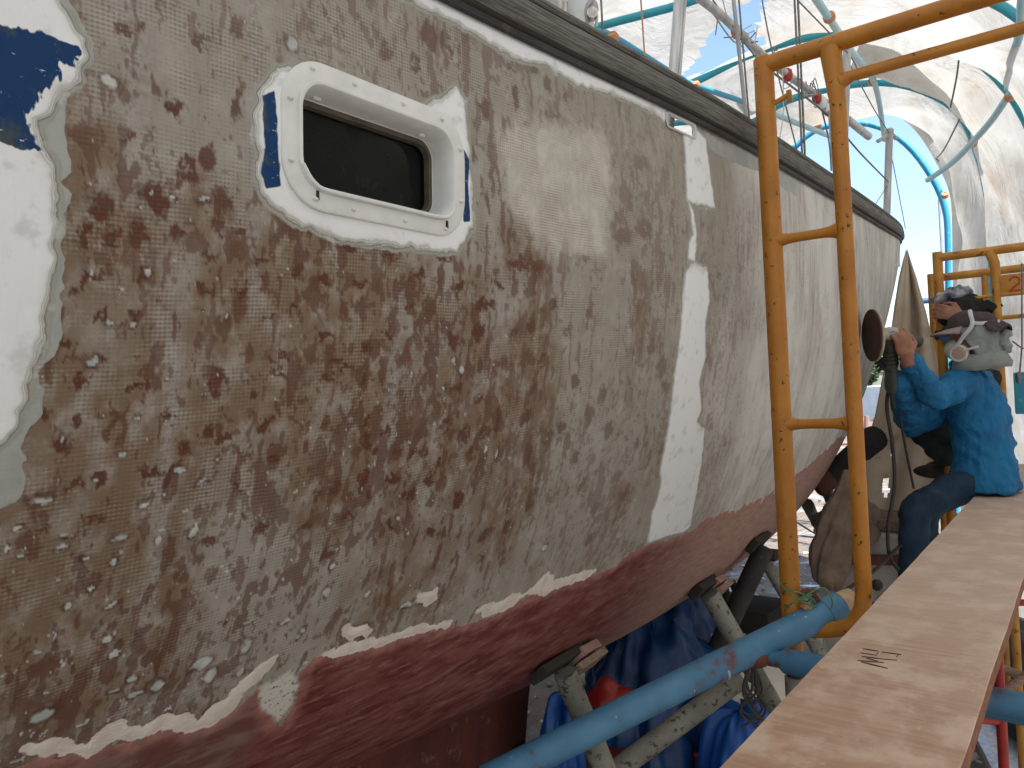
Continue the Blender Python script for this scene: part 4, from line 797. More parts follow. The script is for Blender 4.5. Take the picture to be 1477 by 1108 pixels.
def scatter():
    rg = random.Random(11); mb = MB()
    for i in range(5200):
        if i % 2: x, y = rg.uniform(-1, 5.5), rg.uniform(1.5, 10)
        else: x, y = rg.uniform(0, 12), rg.uniform(6, 22)
        s = rg.choice([.008, .012, .012, .018, .03]) * rg.uniform(.7, 1.5); a = rg.uniform(0, 2 * PI); t = Matrix.Rotation(a, 3, 'Z') @ Matrix.Rotation(rg.uniform(-.6, .6), 3, 'X')
        mb.cur = 0 if rg.random() < .55 else (1 if rg.random() < .8 else 2)
        z = .012 + float((fbm(np.array(x * .6), np.array(y * .6), 3, 90) - .5) * .10)
        hs = [(-s, -s * rg.uniform(.3, 1)), (s * rg.uniform(.6, 1), -s * rg.uniform(.2, .9)), (s, s * rg.uniform(.2, .8)), (-s * rg.uniform(.3, 1), s * rg.uniform(.4, 1))]
        lo = [V(x, y, z) + t @ V(u, v, 0) for u, v in hs]; hi = [p + t @ V(0, 0, .003 + s * .15) for p in lo]
        mb.add(lo + hi, [(3, 2, 1, 0), (4, 5, 6, 7), (0, 1, 5, 4), (1, 2, 6, 5), (2, 3, 7, 6), (3, 0, 4, 7)])
    o = mb.build('debris', [M['white_board'], M['wood_pad'], M['dark_steel']], None, False)
    tag(o, 'pale paint flakes, chips and splinters strewn over the mud', 'debris', kind='stuff')
scatter()
yardp = thing('marina_boat', V(26, 52, 0), 'pale moored boats far beyond the shelter mouth', 'boat') if False else None
def far_boat(x, y, L, hgt, mast, rz, label, mat):
    t = thing('distant_boat', V(x, y, 0), label, 'boat', 'boats standing far across the yard'); R_ = Matrix.Rotation(rz, 3, 'Z'); mb = MB(); rings = []
    for i in range(13):
        s = i / 12; b = .17 * L * (math.sin(PI * (.12 + .86 * s)) ** .6) * (1 if s < .9 else 1 - (s - .9) * 6)
        rings.append([V(x, y, 0) + R_ @ V(-L / 2 + L * s, b * c, .6 + hgt * h_ + .25 * s) for c, h_ in ((0, 0), (.55, .15), (.9, .5), (1, 1), (-1, 1), (-.9, .5), (-.55, .15))])
    mb.rings(rings); mb.build('hull', mat, t)
    MB().box(V(x, y, 1.2 + hgt), (L * .4, L * .2, .6), R_, .08).build('cabin', M['far_boat'], t)
    MB().tube([V(x, y, 1 + hgt), V(x, y, 1 + hgt + mast)], .06, 8).build('mast', M['alu_dull'], t)
    MB().tube([V(x, y, 2.3 + hgt), V(x, y, 2.3 + hgt) + R_ @ V(-L * .4, 0, 0)], .09, 8).build('boom', M['far_blue'], t)
    for s in (-1, 1): MB().box(V(x, y, .35) + R_ @ V(s * L * .2, 0, 0), (.3, .8, .7), R_).build('cradle', M['wood_pad'], t)
far_boat(17.5, 30, 8, 1.3, 7, .3, 'pale boat with blue boom cover, left one beyond the canvas mouth', M['far_boat'])
far_boat(24, 38, 9, 1.4, 8, -.2, 'dark blue hulled boat, right one beyond the canvas mouth', M['far_blue'])
def tree(x, y, h, label):
    rg = random.Random(int(x * 7)); t = thing('tree', V(x, y, 0), label, 'tree', 'trees at the far edge of the yard')
    MB().tube([V(x, y, 0), V(x + .1, y, h * .3), V(x, y + .1, h * .6)], [.22, .16, .08], 8).build('trunk', M['red_brown'], t)
    mb = MB()
    for i in range(1500):
        a = rg.uniform(0, 2 * PI); u_ = rg.uniform(-1, 1); r = rg.random() ** .4; c = V(x + h * .36 * r * math.cos(a) * math.sqrt(1 - u_ * u_) * (1 + .3 * math.sin(3 * a)), y + h * .36 * r * math.sin(a) * math.sqrt(1 - u_ * u_), h * .65 + h * .33 * r * u_)
        s = rg.uniform(.12, .28); d1 = V(rg.uniform(-1, 1), rg.uniform(-1, 1), rg.uniform(-1, 1)).normalized() * s; d2 = d1.orthogonal().normalized() * s * .6
        mb.add([c - d1, c - d2, c + d1, c + d2], [(0, 1, 2, 3)])
    mb.build('crown', M['leaf'], t, False)
M['leaf'] = simple('foliage', (.045, .085, .03), (.07, .11, .04), 3, .6, 0, 0)
for x, y, h, l in ((28, 60, 5.2, 'small dark tree on the skyline left of the far boats'), (36, 62, 6.0, 'rounded dark tree on the skyline between far boats'), (45, 66, 5.4, 'low dark tree on the skyline behind the yellow scaffold'), (20, 58, 5, 'dark tree on the skyline past the bow')):
    tree(x, y, h, l)
# timber trestle out in the sunlit yard
tr = thing('trestle', at(1215, 690, 11), 'pale timber trestle in the bright yard seen under the bow', 'trestle')
for x in (1205, 1228, 1250): MB().tube([at(x, 600, 11), vz(x - 2, 760, 11, .0)], .035, 8).build('trestle_leg', M['pink_wood'], tr)
for y in (640, 668, 726): MB().tube([at(1198, y, 11), at(1262, y - 2, 11)], .03, 8).build('trestle_rail', M['pink_wood'], tr)
# ------------------------------------------------------------------ near yellow scaffold frame
def zat(px, py, p):   # height of the point above ground spot p seen in pixel row py
    lo, hi = -1.0, 6.0
    for _ in range(40):
        mid = (lo + hi) / 2; d = V(p.x, p.y, mid) - CAM; y = CY - F * d.dot(UPV) / d.dot(_f)
        if y > py: lo = mid
        else: hi = mid
    return (lo + hi) / 2
b0_ = at(1125, 560, 2.14); QF = b0_.dot(UD); WF = b0_.dot(WD)
def FW(w, z, dq=0): return W(QF + dq, WF + w, z)
zt = zat(1093, 92, FW(0, 0)); zb_ = zat(1142, 950, FW(0, 0)); LW = .195
fr1 = thing('scaffold_frame', FW(0, zb_), 'near orange yellow scaffold frame with ladder rungs standing against the hull', 'scaffold')
R1 = .0275
MB().tube([FW(0, zb_), FW(0, zt + .012)], R1, 20).build('post', M['yellow'], fr1)
zl = zt - .01
# inner ladder post: flares into the bar above and curves into the outer post below
z_top2 = zt - .01; z_r1 = zat(1118, 348, FW(0, 0)); z_r2 = zat(1135, 612, FW(0, 0)); z_b = zat(1140, 905, FW(0, 0))
MB().tube([FW(LW - .012, z_top2 - .005), FW(LW - .008, z_top2 - .06), FW(LW, z_top2 - .16), FW(LW, z_b + .16)] + smooth_path([FW(LW, z_b + .13), FW(LW - .01, z_b + .07), FW(LW - .055, z_b + .02), FW(.02, z_b - .005)], 6), [.029, .026, .0215, .0215] + [.0215] * 19, 18).build('ladder_post', M['yellow'], fr1)
for z in (z_r1, z_r2):
    n_ = 12; MB().tube([FW(.015 + (LW - .03) * i / n_, z) for i in range(n_ + 1)], [.0135 + .010 * abs(2 * i / n_ - 1) ** 4 for i in range(n_ + 1)], 16).build('rung', M['yellow'], fr1)
MB().tube([FW(-.01, zt - .008), FW(.05, zt - .004), FW(1.05, zt - .004)], [.026, .0245, .0245], 20).build('top_bar', M['yellow'], fr1)
MB().tube([FW(LW + .01, zt - .112), FW(LW + .04, zt - .105), FW(.97, zt - .105)], [.022, .015, .015], 16).build('lower_bar', M['yellow'], fr1)
MB().tube([FW(1.05, zt + .01), FW(1.05, zb_ - .0)], R1, 18).build('post', M['yellow'], fr1)
MB().ball(FW(0, zt + .012), (.026, .026, .012), 18, 6).build('post_cap', M['yellow'], fr1)
zl_ = zat(1110, 147, FW(0, 0))
pn = [FW(.02, zl_ - .012), FW(.045, zl_ - .006), FW(.062, zl_ + .002)]
lk = MB().tube(pn, [.007, .008, .007], 10).build('lock_pin', M['yellow'], fr1)
MB().box(FW(.068, zl_ - .002), (.014, .012, .034), Matrix.Rotation(-A, 3, 'Z') @ Matrix.Rotation(.3, 3, 'X'), .004).build('lock_catch', M['yellow'], lk)
# lower frame: post coupled below
MB().tube([FW(0, zb_ - .05), FW(0, zb_ + .02)], .021, 16).build('coupling', M['dark_steel'], fr1)
fr0 = thing('scaffold_frame', FW(0, 0), 'lower scaffold leg continuing to the mud under the orange yellow frame', 'scaffold')
MB().tube([FW(0, .02), FW(0, zb_ - .05)], R1, 16).build('post', M['grey_steel'], fr0)
MB().tube([FW(1.05, .02), FW(1.05, zb_)], R1, 16).build('post', M['grey_steel'], fr0)
MB().tube([FW(0, .25), FW(1.05, .25)], .019, 14).build('cross_bar', M['grey_steel'], fr0)
for w in (0, 1.05): MB().box(FW(w, .012), (.14, .14, .012), Matrix.Rotation(-A, 3, 'Z'), .002).build('base_plate', M['dark_steel'], fr0)
# green cord with rusty clamp at the foot of the post
p0 = at(1146, 868, 2.12)
gc = MB()
for i in range(5):
    r0 = .030 + .003 * i; gc.tube([p0 + V(math.cos(a) * r0 * 1.1 + .012, math.sin(a) * r0, -.03 + i * .013 + .03 * math.sin(a + i * 1.3)) for a in [2 * PI * k / 24 for k in range(25)]], .0022, 6)
gc.tube(smooth_path([p0 + V(.03, -.03, .03), p0 + V(.07, -.04, .045), p0 + V(.09, -.04, 0), p0 + V(.06, -.03, -.05), p0 + V(.04, -.03, -.1)], 6), .0022, 6)
tag(gc.build('cord', M['green_cord'], loc=p0), 'thin green cord wound round the foot of the yellow post', 'cord')
cl = thing('clamp', p0, 'rusty couple of clamp arms beside the green cord', 'clamp')
MB().tube(smooth_path([at(1152, 858, 2.1), at(1166, 852, 2.1), at(1176, 860, 2.1), at(1181, 868, 2.1)], 5), .007, 8).build('arm', M['rusty'] if 'rusty' in M else M['red_brown'], cl)
MB().tube(smooth_path([at(1158, 872, 2.1), at(1172, 880, 2.1), at(1190, 884, 2.1)], 5), .011, 8).build('arm', M['tape'], cl)
# ------------------------------------------------------------------ plank
PL0, PL1, PZ, PT = -.462, -.176, CAMH - .56, .036
mb = MB(); qa_, qb_ = .15, 5.6; n = 60; top = []
def edge_j(q, k): return .0007 * math.sin(q * 9 + k) + .0004 * math.sin(q * 31 + 2 * k)
qv = []
def zsag(q): return 0.0
rows_ = []
wcols = [(-1, 0), (-.99, 1)] + [(-.9 + 1.8 * i / 8, 1) for i in range(9)] + [(.99, 1), (1, 0)]
for i in range(n + 1):
    q = qa_ + (qb_ - qa_) * i / n; c = (PL0 + PL1) / 2; h = (PL1 - PL0) / 2
    rows_.append([(q, c + h * s + edge_j(q, s * 2) * (abs(s) > .95), PZ + zsag(q) - (.0025 if e == 0 else 0)) for s, e in wcols])
mb.rings([[W(*p) for p in r] for r in rows_], closed=False, caps=False)
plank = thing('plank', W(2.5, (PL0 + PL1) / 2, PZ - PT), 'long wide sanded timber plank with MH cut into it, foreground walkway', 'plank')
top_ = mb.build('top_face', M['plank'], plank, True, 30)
at_ = top_.data.attributes.new('qa', 'FLOAT_VECTOR', 'POINT')
at_.data.foreach_set('vector', np.array([(p[1], p[0], 0) for r in rows_ for p in r], np.float32).ravel())
mb = MB()
mb.rings([[W(r[0][0], r[0][1], r[0][2]), W(r[0][0], r[0][1] + .001, PZ - PT), W(r[0][0], r[-1][1] - .001, PZ - PT), W(r[0][0], r[-1][1], r[-1][2])] for r in rows_], closed=False, caps=False)
for r in (rows_[0], rows_[-1]): mb.add([W(r[0][0], r[0][1], PZ - .003), W(r[0][0], r[-1][1], PZ - .003), W(r[0][0], r[-1][1], PZ - PT), W(r[0][0], r[0][1], PZ - PT)], [(0, 1, 2, 3)])
mb.build('edge', M['plank_edge'], plank, True, 20)
# letters M and H scored with a saw kerf
kerf = simple('burnt_saw_kerf', (.035, .014, .009), (.06, .022, .014), 40, .9, 0, 0); pinkk = simple('fresh_scratch', (.50, .30, .24), (.55, .38, .3), 40, .9, 0, 0)
def onp(px, py, dz=.0): return vz(px, py, 1, PZ + dz)
def stroke(x0, y0, x1, y1, w, mat, name='letter_stroke'):
    a, b = onp(1220 + x0 * .0677, 920 + y0 * .0677), onp(1220 + x1 * .0677, 920 + y1 * .0677)
    d = (b - a).normalized(); s = d.cross(V(0, 0, 1)) * w * 1.35
    pts = []; N_ = 6
    L_ = [a.lerp(b, i / N_) for i in range(N_ + 1)]; z1 = PZ + .0012
    for i, p in enumerate(L_):
        ww = s * (.35 + .65 * math.sin(PI * min(.97, max(.05, i / N_))))
        pts.append([V(*(p - ww).xy, z1 - .001), V(*(p - ww * .8).xy, z1), V(*(p + ww * .8).xy, z1), V(*(p + ww).xy, z1 - .001)])
    MB().rings(pts).build(name, mat, plank, False)
for a in ((360, 240, 700, 290, .0016, kerf), (760, 310, 1180, 365, .0017, kerf), (300, 325, 650, 380, .0011, kerf), (340, 405, 760, 455, .0018, kerf), (740, 455, 1090, 485, .0010, kerf),
          (440, 440, 680, 505, .0014, kerf), (250, 490, 810, 535, .0017, kerf), (330, 520, 890, 658, .0019, kerf), (350, 240, 250, 345, .0012, pinkk), (730, 325, 655, 400, .0013, pinkk), (1140, 375, 1065, 470, .0013, pinkk), (690, 320, 655, 380, .0008, kerf), (1110, 375, 1080, 430, .0010, kerf)):
    stroke(*a)
# ------------------------------------------------------------------ blue and grey stand pipes
bs = thing('pipe_brace', at(980, 980, 2.1), 'thick worn blue pipe slanting up to the plank with a wooden plug', 'pipe')
L_ = [at(700, 1128, 1.86), at(1000, 979, 2.01), at(1212, 874, 2.13)]
rB = px_r(41, 2.05)
MB().tube([L_[0], L_[1], L_[2]], rB, 28).build('pipe', M['blue_steel'], bs)
d_ = (L_[2] - L_[1]).normalized()
MB().tube([L_[2] - d_ * .055, L_[2] - d_ * .005], rB + .002, 28).build('pipe_collar', M['blue_steel'], bs)
pl_ = MB().tube([L_[2] - d_ * .02, L_[2] + d_ * .02, L_[2] + d_ * .042, L_[2] + d_ * .05], [rB * .93, rB * .95, rB * .9, rB * .6], 18).build('wood_plug', M['wood_plug'], bs); wrinkle(pl_, .006, .015)
mid_ = at(1062, 949, 2.045)
MB().tube([mid_ - d_ * .003 - d_ * 0.05, mid_ + d_ * .003 - d_ * .05], rB + .0012, 28).build('weld_ring', M['white_board'], bs)
pj = at(1088, 944, 2.07); bq = W(pj.dot(UD), pj.dot(WD) + .70, pj.z - .02)
MB().tube([pj, pj.lerp(bq, .1), pj.lerp(bq, .12), bq + (bq - pj) * .6], [.022, .022, .033, .033], 20).build('cross_pipe', M['blue_steel'], bs)
MB().ball(pj - V(0, .02, 0), (.038, .034, .03), 14, 8).build('weld_lump', M['red_brown'], bs)
# the blue pipe that comes out at the right of the plank
bp2 = MB().tube([at(1350, 992, 1.75), at(1400, 1003, 1.72), at(1520, 1027, 1.62)], px_r(36, 1.7), 24).build('blue_pipe', M['blue_steel'], loc=at(1350, 992, 1.75)); tag(bp2, 'smooth blue pipe sticking out right of the plank edge', 'pipe')
gp = MB().tube([at(850, 1140, 2.35), at(1068, 978, 2.45)], px_r(30, 2.4), 20).build('grey_pipe', M['grey_steel'], loc=at(850, 1140, 2.35)); tag(gp, 'muddy grey pipe lying just under the thick blue pipe', 'pipe')
def stand(label, pad, foot, th, matp, padm, padsize, extra=(), padtilt=.7, q0=None):
    t = thing('boat_stand', V(foot.x, foot.y, 0), label, 'boat stand', 'stands propping the hull')
    d = (pad - foot).normalized(); MB().tube([foot, pad - d * .03], th, 16).build('post', M[matp], t)
    R_ = Matrix.Rotation(-A, 3, 'Z') @ Matrix.Rotation(padtilt, 3, 'Y')
    R2 = Matrix((UD, (WD * math.cos(padtilt) + V(0, 0, 1) * math.sin(padtilt)), (-WD * math.sin(padtilt) + V(0, 0, 1) * math.cos(padtilt)))).transposed()
    MB().box(pad, padsize, R2, .006).build('pad', M[padm], t)
    MB().box(pad + R2 @ V(0, 0, -padsize[2] * .5 - .012), (padsize[0] * .7, padsize[1] * .7, .02), R2, .003).build('pad_plate', M['dark_steel'], t)
    MB().tube([foot + d * .35 - V(0, 0, 0), foot + d * .42], th * 1.35, 16).build('adjusting_collar', M['dark_steel'], t)
    for s in extra: MB().tube([foot + d * (foot - pad).length * .45, V(foot.x + s[0], foot.y + s[1], .02)], th * .6, 10).build('leg', M[matp], t)
    return t
s1 = stand('pale grey prop with dark wooden wedge, nearest under the red bottom', at(818, 968, 2.42), vz(905, 1190, 2.5, .02), px_r(32, 2.45), 'grey_steel', 'dark_pad', (.22, .20, .05), ((.35, -.25), (-.3, -.3), (.1, .4)), .75) if False else None
M['dark_pad'] = simple('blackened_timber', (.022, .022, .018), (.035, .03, .024), 14, .85, 0, .4, .004, stretch=(1, 6, 6))
def hull_pt(px, py):   # first hit of the pixel ray with the hull surface
    d = (_f + RGT * ((px - CX) / F) - UPV * ((py - CY) / F)).normalized()
    ok, loc, nrm, i = hull.ray_cast(CAM - boat.location, d)
    return (loc + boat.location) if ok else None, nrm
def wedge_stand(label, px, py, bx, by, th, postm, size, tip, legs=((.35, -.2), (-.3, -.2), (.05, .4)), blocks=1):
    hp, nr = hull_pt(px, py)
    if hp is None: hp = at(px, py, 2.6); nr = WD
    if nr.dot(CAM - hp) < 0: nr = -nr
    if nr.z > 0: nr = V(nr.x, nr.y, -.2).normalized()
    z_ = -nr; x_ = (UD - z_ * UD.dot(z_)).normalized(); y_ = z_.cross(x_); R2 = Matrix((x_, y_, z_)).transposed()
    c = hp + nr * (size[2] / 2 + .004); Yc = c.y
    foot0 = at(bx, by, Yc + .02); dr = (foot0 - (c + nr * .03)).normalized()
    top = c + nr * .03; k = (0.02 - top.z) / dr.z; foot = top + dr * k
    t = thing('boat_stand', V(foot.x, foot.y, 0), label, 'boat stand', 'stands propping the hull')
    MB().tube([top, foot], th, 16).build('post', M[postm], t)
    MB().box(c, size, R2, .005).build('pad', M['dark_pad'], t)
    if tip: MB().box(c + x_ * (size[0] * .5 + .02) + nr * .012 + y_ * .01, (.11, .09, .026), R2 @ Matrix.Rotation(.15, 3, 'Z'), .003).build('shim', M['pink_wood'], t)
    if tip: MB().box(c + x_ * (size[0] * .5 + .0) + nr * .042, (.13, .08, .02), R2 @ Matrix.Rotation(-.1, 3, 'Z'), .003).build('shim', M['wood_pad'], t)
    MB().tube([top.lerp(foot, .5), top.lerp(foot, .56)], th * 1.3, 16).build('adjusting_collar', M['dark_steel'], t)
    for lx, ly in legs: MB().tube([top.lerp(foot, .6), V(foot.x + lx, foot.y + ly, .02)], th * .6, 10).build('leg', M[postm], t)
    return t
wedge_stand('pale grey prop with a black wedge, nearest below the red bottom', 800, 950, 868, 1100, px_r(31, 2.3), 'grey_steel', (.20, .07, .024), True)
wedge_stand('mud spattered grey prop with pinkish shims, behind the blue tarpaulin', 1010, 842, 1105, 1000, px_r(28, 2.9), 'grey_steel', (.16, .07, .03), True)
v3 = wedge_stand('black forked prop, third one towards the bow', 1090, 778, 1030, 945, px_r(26, 3.4), 'dark_steel', (.18, .07, .025), False, ((.3, .1), (-.2, .3)))
tp = at(1102, 806, 3.5)
MB().tube([tp, tp + (at(1160, 905, 3.4) - tp) * 2.2], .028, 12).build('fork_leg', M['grey_steel'], v3)
MB().box(at(1106, 800, 3.45), (.09, .05, .05), Matrix.Rotation(-A, 3, 'Z'), .004).build('pad_block', M['dark_pad'], v3)
t5 = thing('boat_stand', V(*at(1060, 900, 4.4).xy, 0), 'cluster of thin dark props in the gloom behind the second prop', 'boat stand', 'stands propping the hull')
for x0, y0, x1, y1, Y in ((1047, 850, 1050, 905, 4.2), (1056, 838, 1085, 926, 4.3), (1040, 880, 1060, 915, 4.4), (1000, 895, 1000, 925, 4.5), (1018, 895, 1022, 925, 4.5), (1062, 850, 1064, 905, 4.3)):
    a = at(x0, y0, Y); b = at(x1, y1, Y); d = (b - a); k = (0.02 - a.z) / d.z; MB().tube([a, a + d * k], .02, 10).build('leg', M['dark_steel'], t5)
MB().box(at(1035, 878, 4.3), (.7, .35, .12), Matrix.Rotation(-A, 3, 'Z'), .01).build('cross_beam', M['dark_pad'], t5)
dk_ = thing('leg_shape_prop', at(1215, 680, 4.2), 'dark leg like shape with red brown end, built as a wrapped prop beside the burlap', 'prop')  # dark leg and shoe shape of unclear owner, modelled as a wrapped prop
MB().tube(smooth_path([at(1190, 696, 4.05), at(1210, 676, 4.1), at(1236, 652, 4.2), at(1262, 632, 4.3)], 5), [.045] * 6 + [.06] * 5 + [.075] * 5, 14).build('wrapping', M['black_cloth'], dk_)
MB().box(at(1188, 697, 4.02), (.11, .09, .10), Matrix.Rotation(-.6, 3, 'Y'), .02).build('end_block', M['red_brown'], dk_)
MB().tube([at(1192, 705, 4.05), vz(1218, 790, 4.1, .02)], .03, 10).build('pole', M['grey_steel'], dk_)
MB().tube([at(1165, 728, 4.3), vz(1200, 800, 4.3, .02)], .035, 10).build('pole', M['grey_steel'], dk_)
st_ = MB().tube([at(1120, 735, 5), at(1215, 795, 5)], .006, 6).build('guy_rope', M['rope'], loc=at(1120, 735, 5)); tag(st_, 'thin guy rope running down to the ground past the yellow post', 'rope')
# ------------------------------------------------------------------ blue tarpaulin heap and rubbish under the boat
def sheet(rowsdef, name, mat, label, cat, fold=.03, nf=9, nx=26, seed=1, holes=(), thick=.0):
    mb = MB(); rings = []
    R_ = []
    for (xl, xr, y, Y) in rowsdef: R_.append((xl, xr, y, Y))
    rows2 = []
    for i in range(len(R_) - 1):
        for k in range(6):
            t = k / 6; rows2.append([R_[i][j] * (1 - t) + R_[i + 1][j] * t for j in range(4)])
    rows2.append(list(R_[-1]))
    for i, (xl, xr, y, Y) in enumerate(rows2):
        r = []
        for j in range(nx + 1):
            u_ = j / nx; ff = fold * min(1, i / 10) * (math.sin(u_ * nf + seed + i * .06) + .5 * math.sin(u_ * nf * 2.3 + i * .13 + seed))
            r.append(at(xl + (xr - xl) * u_, y + 2.5 * math.sin(u_ * nf + i * .2), Y + ff))
        rings.append(r)
    n = nx + 1; vs = [p for r in rings for p in r]; fs = []
    for i in range(len(rings) - 1):
        for j in range(nx):
            x = rows2[i][0] + (rows2[i][1] - rows2[i][0]) * (j + .5) / nx; y = rows2[i][2] + 2
            if any(((x - hx) / ra) ** 2 + ((y - hy) / rb_) ** 2 < 1 for hx, hy, ra, rb_ in holes): continue
            fs.append((i * n + j, i * n + j + 1, (i + 1) * n + j + 1, (i + 1) * n + j))
    mb.add(vs, fs); o = mb.build(name, mat, loc=at(rowsdef[-1][0], rowsdef[-1][2], rowsdef[-1][3]), angle=180)
    s_ = o.modifiers.new('thickness', 'SOLIDIFY'); s_.thickness = .004
    tag(o, label, cat); return o
sheet([(1306, 1309, 362, 4.75), (1297, 1322, 400, 4.72), (1289, 1336, 450, 4.7), (1281, 1347, 500, 4.7), (1272, 1357, 550, 4.68), (1262, 1364, 600, 4.66), (1246, 1366, 650, 4.62), (1238, 1362, 700, 4.6), (1240, 1350, 740, 4.6), (1236, 1330, 790, 4.6)], 'canvas_sheet', M['brown_tarp'], 'brown canvas sheet hanging in folds from the bow behind the grinder', 'canvas', .035, 7, 40, 3, ((1277, 704, 6, 14), (1288, 655, 5, 6), (1270, 640, 7, 4)))
# heap of blue tarpaulin as a lumpy mound with pleats
def mound(name, c, rad, h, mat, label, cat, pleat=9, amp=.12, seed=0, parent=None, flatz=0, seg=64, nr=22):
    mb = MB(); rings = []
    for i in range(nr + 1):
        t = i / nr; rr_ = []
        for k in range(seg):
            a = 2 * PI * k / seg; n_ = float(fbm(np.array(math.cos(a) * 2 + seed), np.array(math.sin(a) * 2 + t * 2.2), 3, seed) - .5)
            r = (math.cos(t * PI / 2) ** .55 if t < 1 else 0.0) * (1 + amp * math.sin(pleat * a + 3 * t + seed) * (.3 + .7 * (1 - t)) + amp * 1.6 * n_ + amp * .4 * math.sin(pleat * 2.7 * a + seed))
            rr_.append(V(c.x, c.y, c.z) + UD * rad[0] * r * math.cos(a) + WD * rad[1] * r * math.sin(a) + V(0, 0, h * math.sin(t * PI / 2) * (1 + .18 * n_)))
        rings.append(rr_)
    mb.rings(rings); o = mb.build(name, mat, parent, True, 180, loc=c)
    if label: tag(o, label, cat)
    return o
bc = vz(945, 1030, 3, .0); bc = at(955, 1000, 3.35); bc.z = 0
mound('tarpaulin', bc + UD * .05, (.60, .36), 1.28, M['blue_tarp'], 'crumpled dark blue tarpaulin heaped under the hull', 'tarpaulin', 7, .10, 2, seg=96, nr=30)
wrinkle(bpy.data.objects['tarpaulin'], .16, .16); wrinkle(bpy.data.objects['tarpaulin'], .05, .05, 'VORONOI', 'creases')
bb_ = at(812, 1035, 3.0); bb_.z = .0
o = mound('tarpaulin', bb_, (.13, .13), .92, M['bright_blue'], 'bright blue tarpaulin corner hanging left of the nearest prop', 'tarpaulin', 5, .10, 5)
gb = at(1048, 935, 3.3); gb.z = 0
mound('sack', gb, (.28, .3), 1.02, M['white_board'], 'pale grey sack bulging behind the blue tarpaulin', 'sack', 4, .1, 8)
rb_ = at(888, 1012, 2.75)
o = MB().ball(rb_, (.10, .06, .07), 24, 14, Matrix.Rotation(.5, 3, 'Y')).build('plastic_bag', M['red_bag'], loc=rb_); wrinkle(o, .05, .07, 'VORONOI'); tag(o, 'crumpled red plastic bag against the blue tarpaulin', 'bag')
bn = at(985, 1142, 2.8)
tb = thing('plastic_tub', V(bn.x, bn.y, bn.z - .3), 'dusty red and pink plastic tub below the grey pipe', 'tub')
mb = MB(); mb.lathe(V(bn.x, bn.y, bn.z - .35), (0, 0, 1), [(.001, 0), (.15, 0), (.19, .38), (.2, .385), (.2, .40), (.185, .40), (.145, .02), (.001, .02)], 36); mb.build('tub_wall', M['red_bin'], tb)
MB().tube([V(bn.x + .197 * math.cos(a), bn.y + .197 * math.sin(a), bn.z + .05) for a in [2 * PI * k / 36 for k in range(37)]], .011, 8).build('tub_rim', M['red_bag'], tb)
o = MB().box(at(885, 1120, 3.0), (.26, .26, .26), Matrix.Rotation(.5, 3, 'Z'), .02).build('crate', M['red_bin'], loc=at(900, 1110, 3.0)); tag(o, 'dusty pink crate in the shade behind the blue pipe', 'crate')
bb2 = at(1068, 1015, 2.9); bb2.z = 0
mound('tarpaulin', bb2, (.24, .2), .9, M['bright_blue'], 'bright blue sheet with pale cord, right of the grey pipe', 'tarpaulin', 6, .12, 12)
o = MB().tube(smooth_path([at(1050, 990, 2.6), at(1062, 1003, 2.6), at(1080, 1008, 2.6), at(1092, 998, 2.6), at(1078, 985, 2.6), at(1062, 992, 2.6)], 6), .003, 6).build('cord', M['rope'], loc=at(1070, 1000, 2.6)); tag(o, 'pale blue white cord looped on the bright blue sheet', 'cord')
sp_ = MB().tube([at(1085, 962, 2.2), at(1112, 1010, 2.22), at(1140, 1060, 2.25)], px_r(24, 2.2), 14).build('spattered_post', M['grey_steel'], loc=at(1140, 1060, 2.25)); tag(sp_, 'spattered grey post running down from the blue pipe junction', 'post')
rp = MB(); rg2 = random.Random(9)
for i in range(7):
    a = at(1084 + rg2.uniform(-8, 12), 962, 2.12); rp.tube(smooth_path([a, a + V(rg2.uniform(-.03, .03), -.01, -.06), a + V(rg2.uniform(-.05, .05), 0, -.12), a + V(rg2.uniform(-.03, .07), 0, -.17)], 4), .004, 6)
tag(rp.build('cord', M['cable'], loc=at(1084, 962, 2.12)), 'dark frayed ties hanging off the rusty pipe junction', 'cord')
lp = thing('rack', V(*at(760, 1120, 3.1).xy, 0), 'rusty dark angle iron rack at the foot of the keel', 'rack')
for k in range(2): MB().box(at(745 + 20 * k, 1085 + 18 * k, 3.2), (.9, .05, .05), Matrix.Rotation(-.5, 3, 'Z'), .003).build('bar', M['dark_steel'], lp)
# ------------------------------------------------------------------ burlap bundle, white crate
mb = MB(); rg_ = []
for (xl, xr, y) in ((1216, 1232, 676), (1205, 1236, 700), (1192, 1240, 725), (1180, 1238, 755), (1172, 1232, 785), (1169, 1226, 812), (1174, 1218, 835), (1192, 1212, 850)):
    c = at((xl + xr) / 2, y, 3.75); w = (at(xr, y, 3.75) - at(xl, y, 3.75)).length / 2; r = []
    for k in range(56):
        a = 2 * PI * k / 56; f_ = 1 + .11 * math.sin(5 * a + y * .03) + .06 * math.sin(11 * a + y * .05); r.append(c + V(w * f_ * math.cos(a), .6 * w * f_ * math.sin(a), 0))
    rg_.append(r)
R3 = []
for i in range(len(rg_) - 1):
    for k in range(5): t = k / 5; R3.append([a.lerp(b, t) for a, b in zip(rg_[i], rg_[i + 1])])
R3.append(rg_[-1]); mb.rings(R3); o = mb.build('burlap_bundle', M['burlap'], loc=at(1200, 850, 3.75)); wrinkle(o, .05, .09); s_ = o.modifiers.new('s', 'SMOOTH'); s_.iterations = 2
tag(o, 'brown burlap cloth bundle hanging behind the yellow ladder post', 'cloth')
mb = MB(); r_ = []
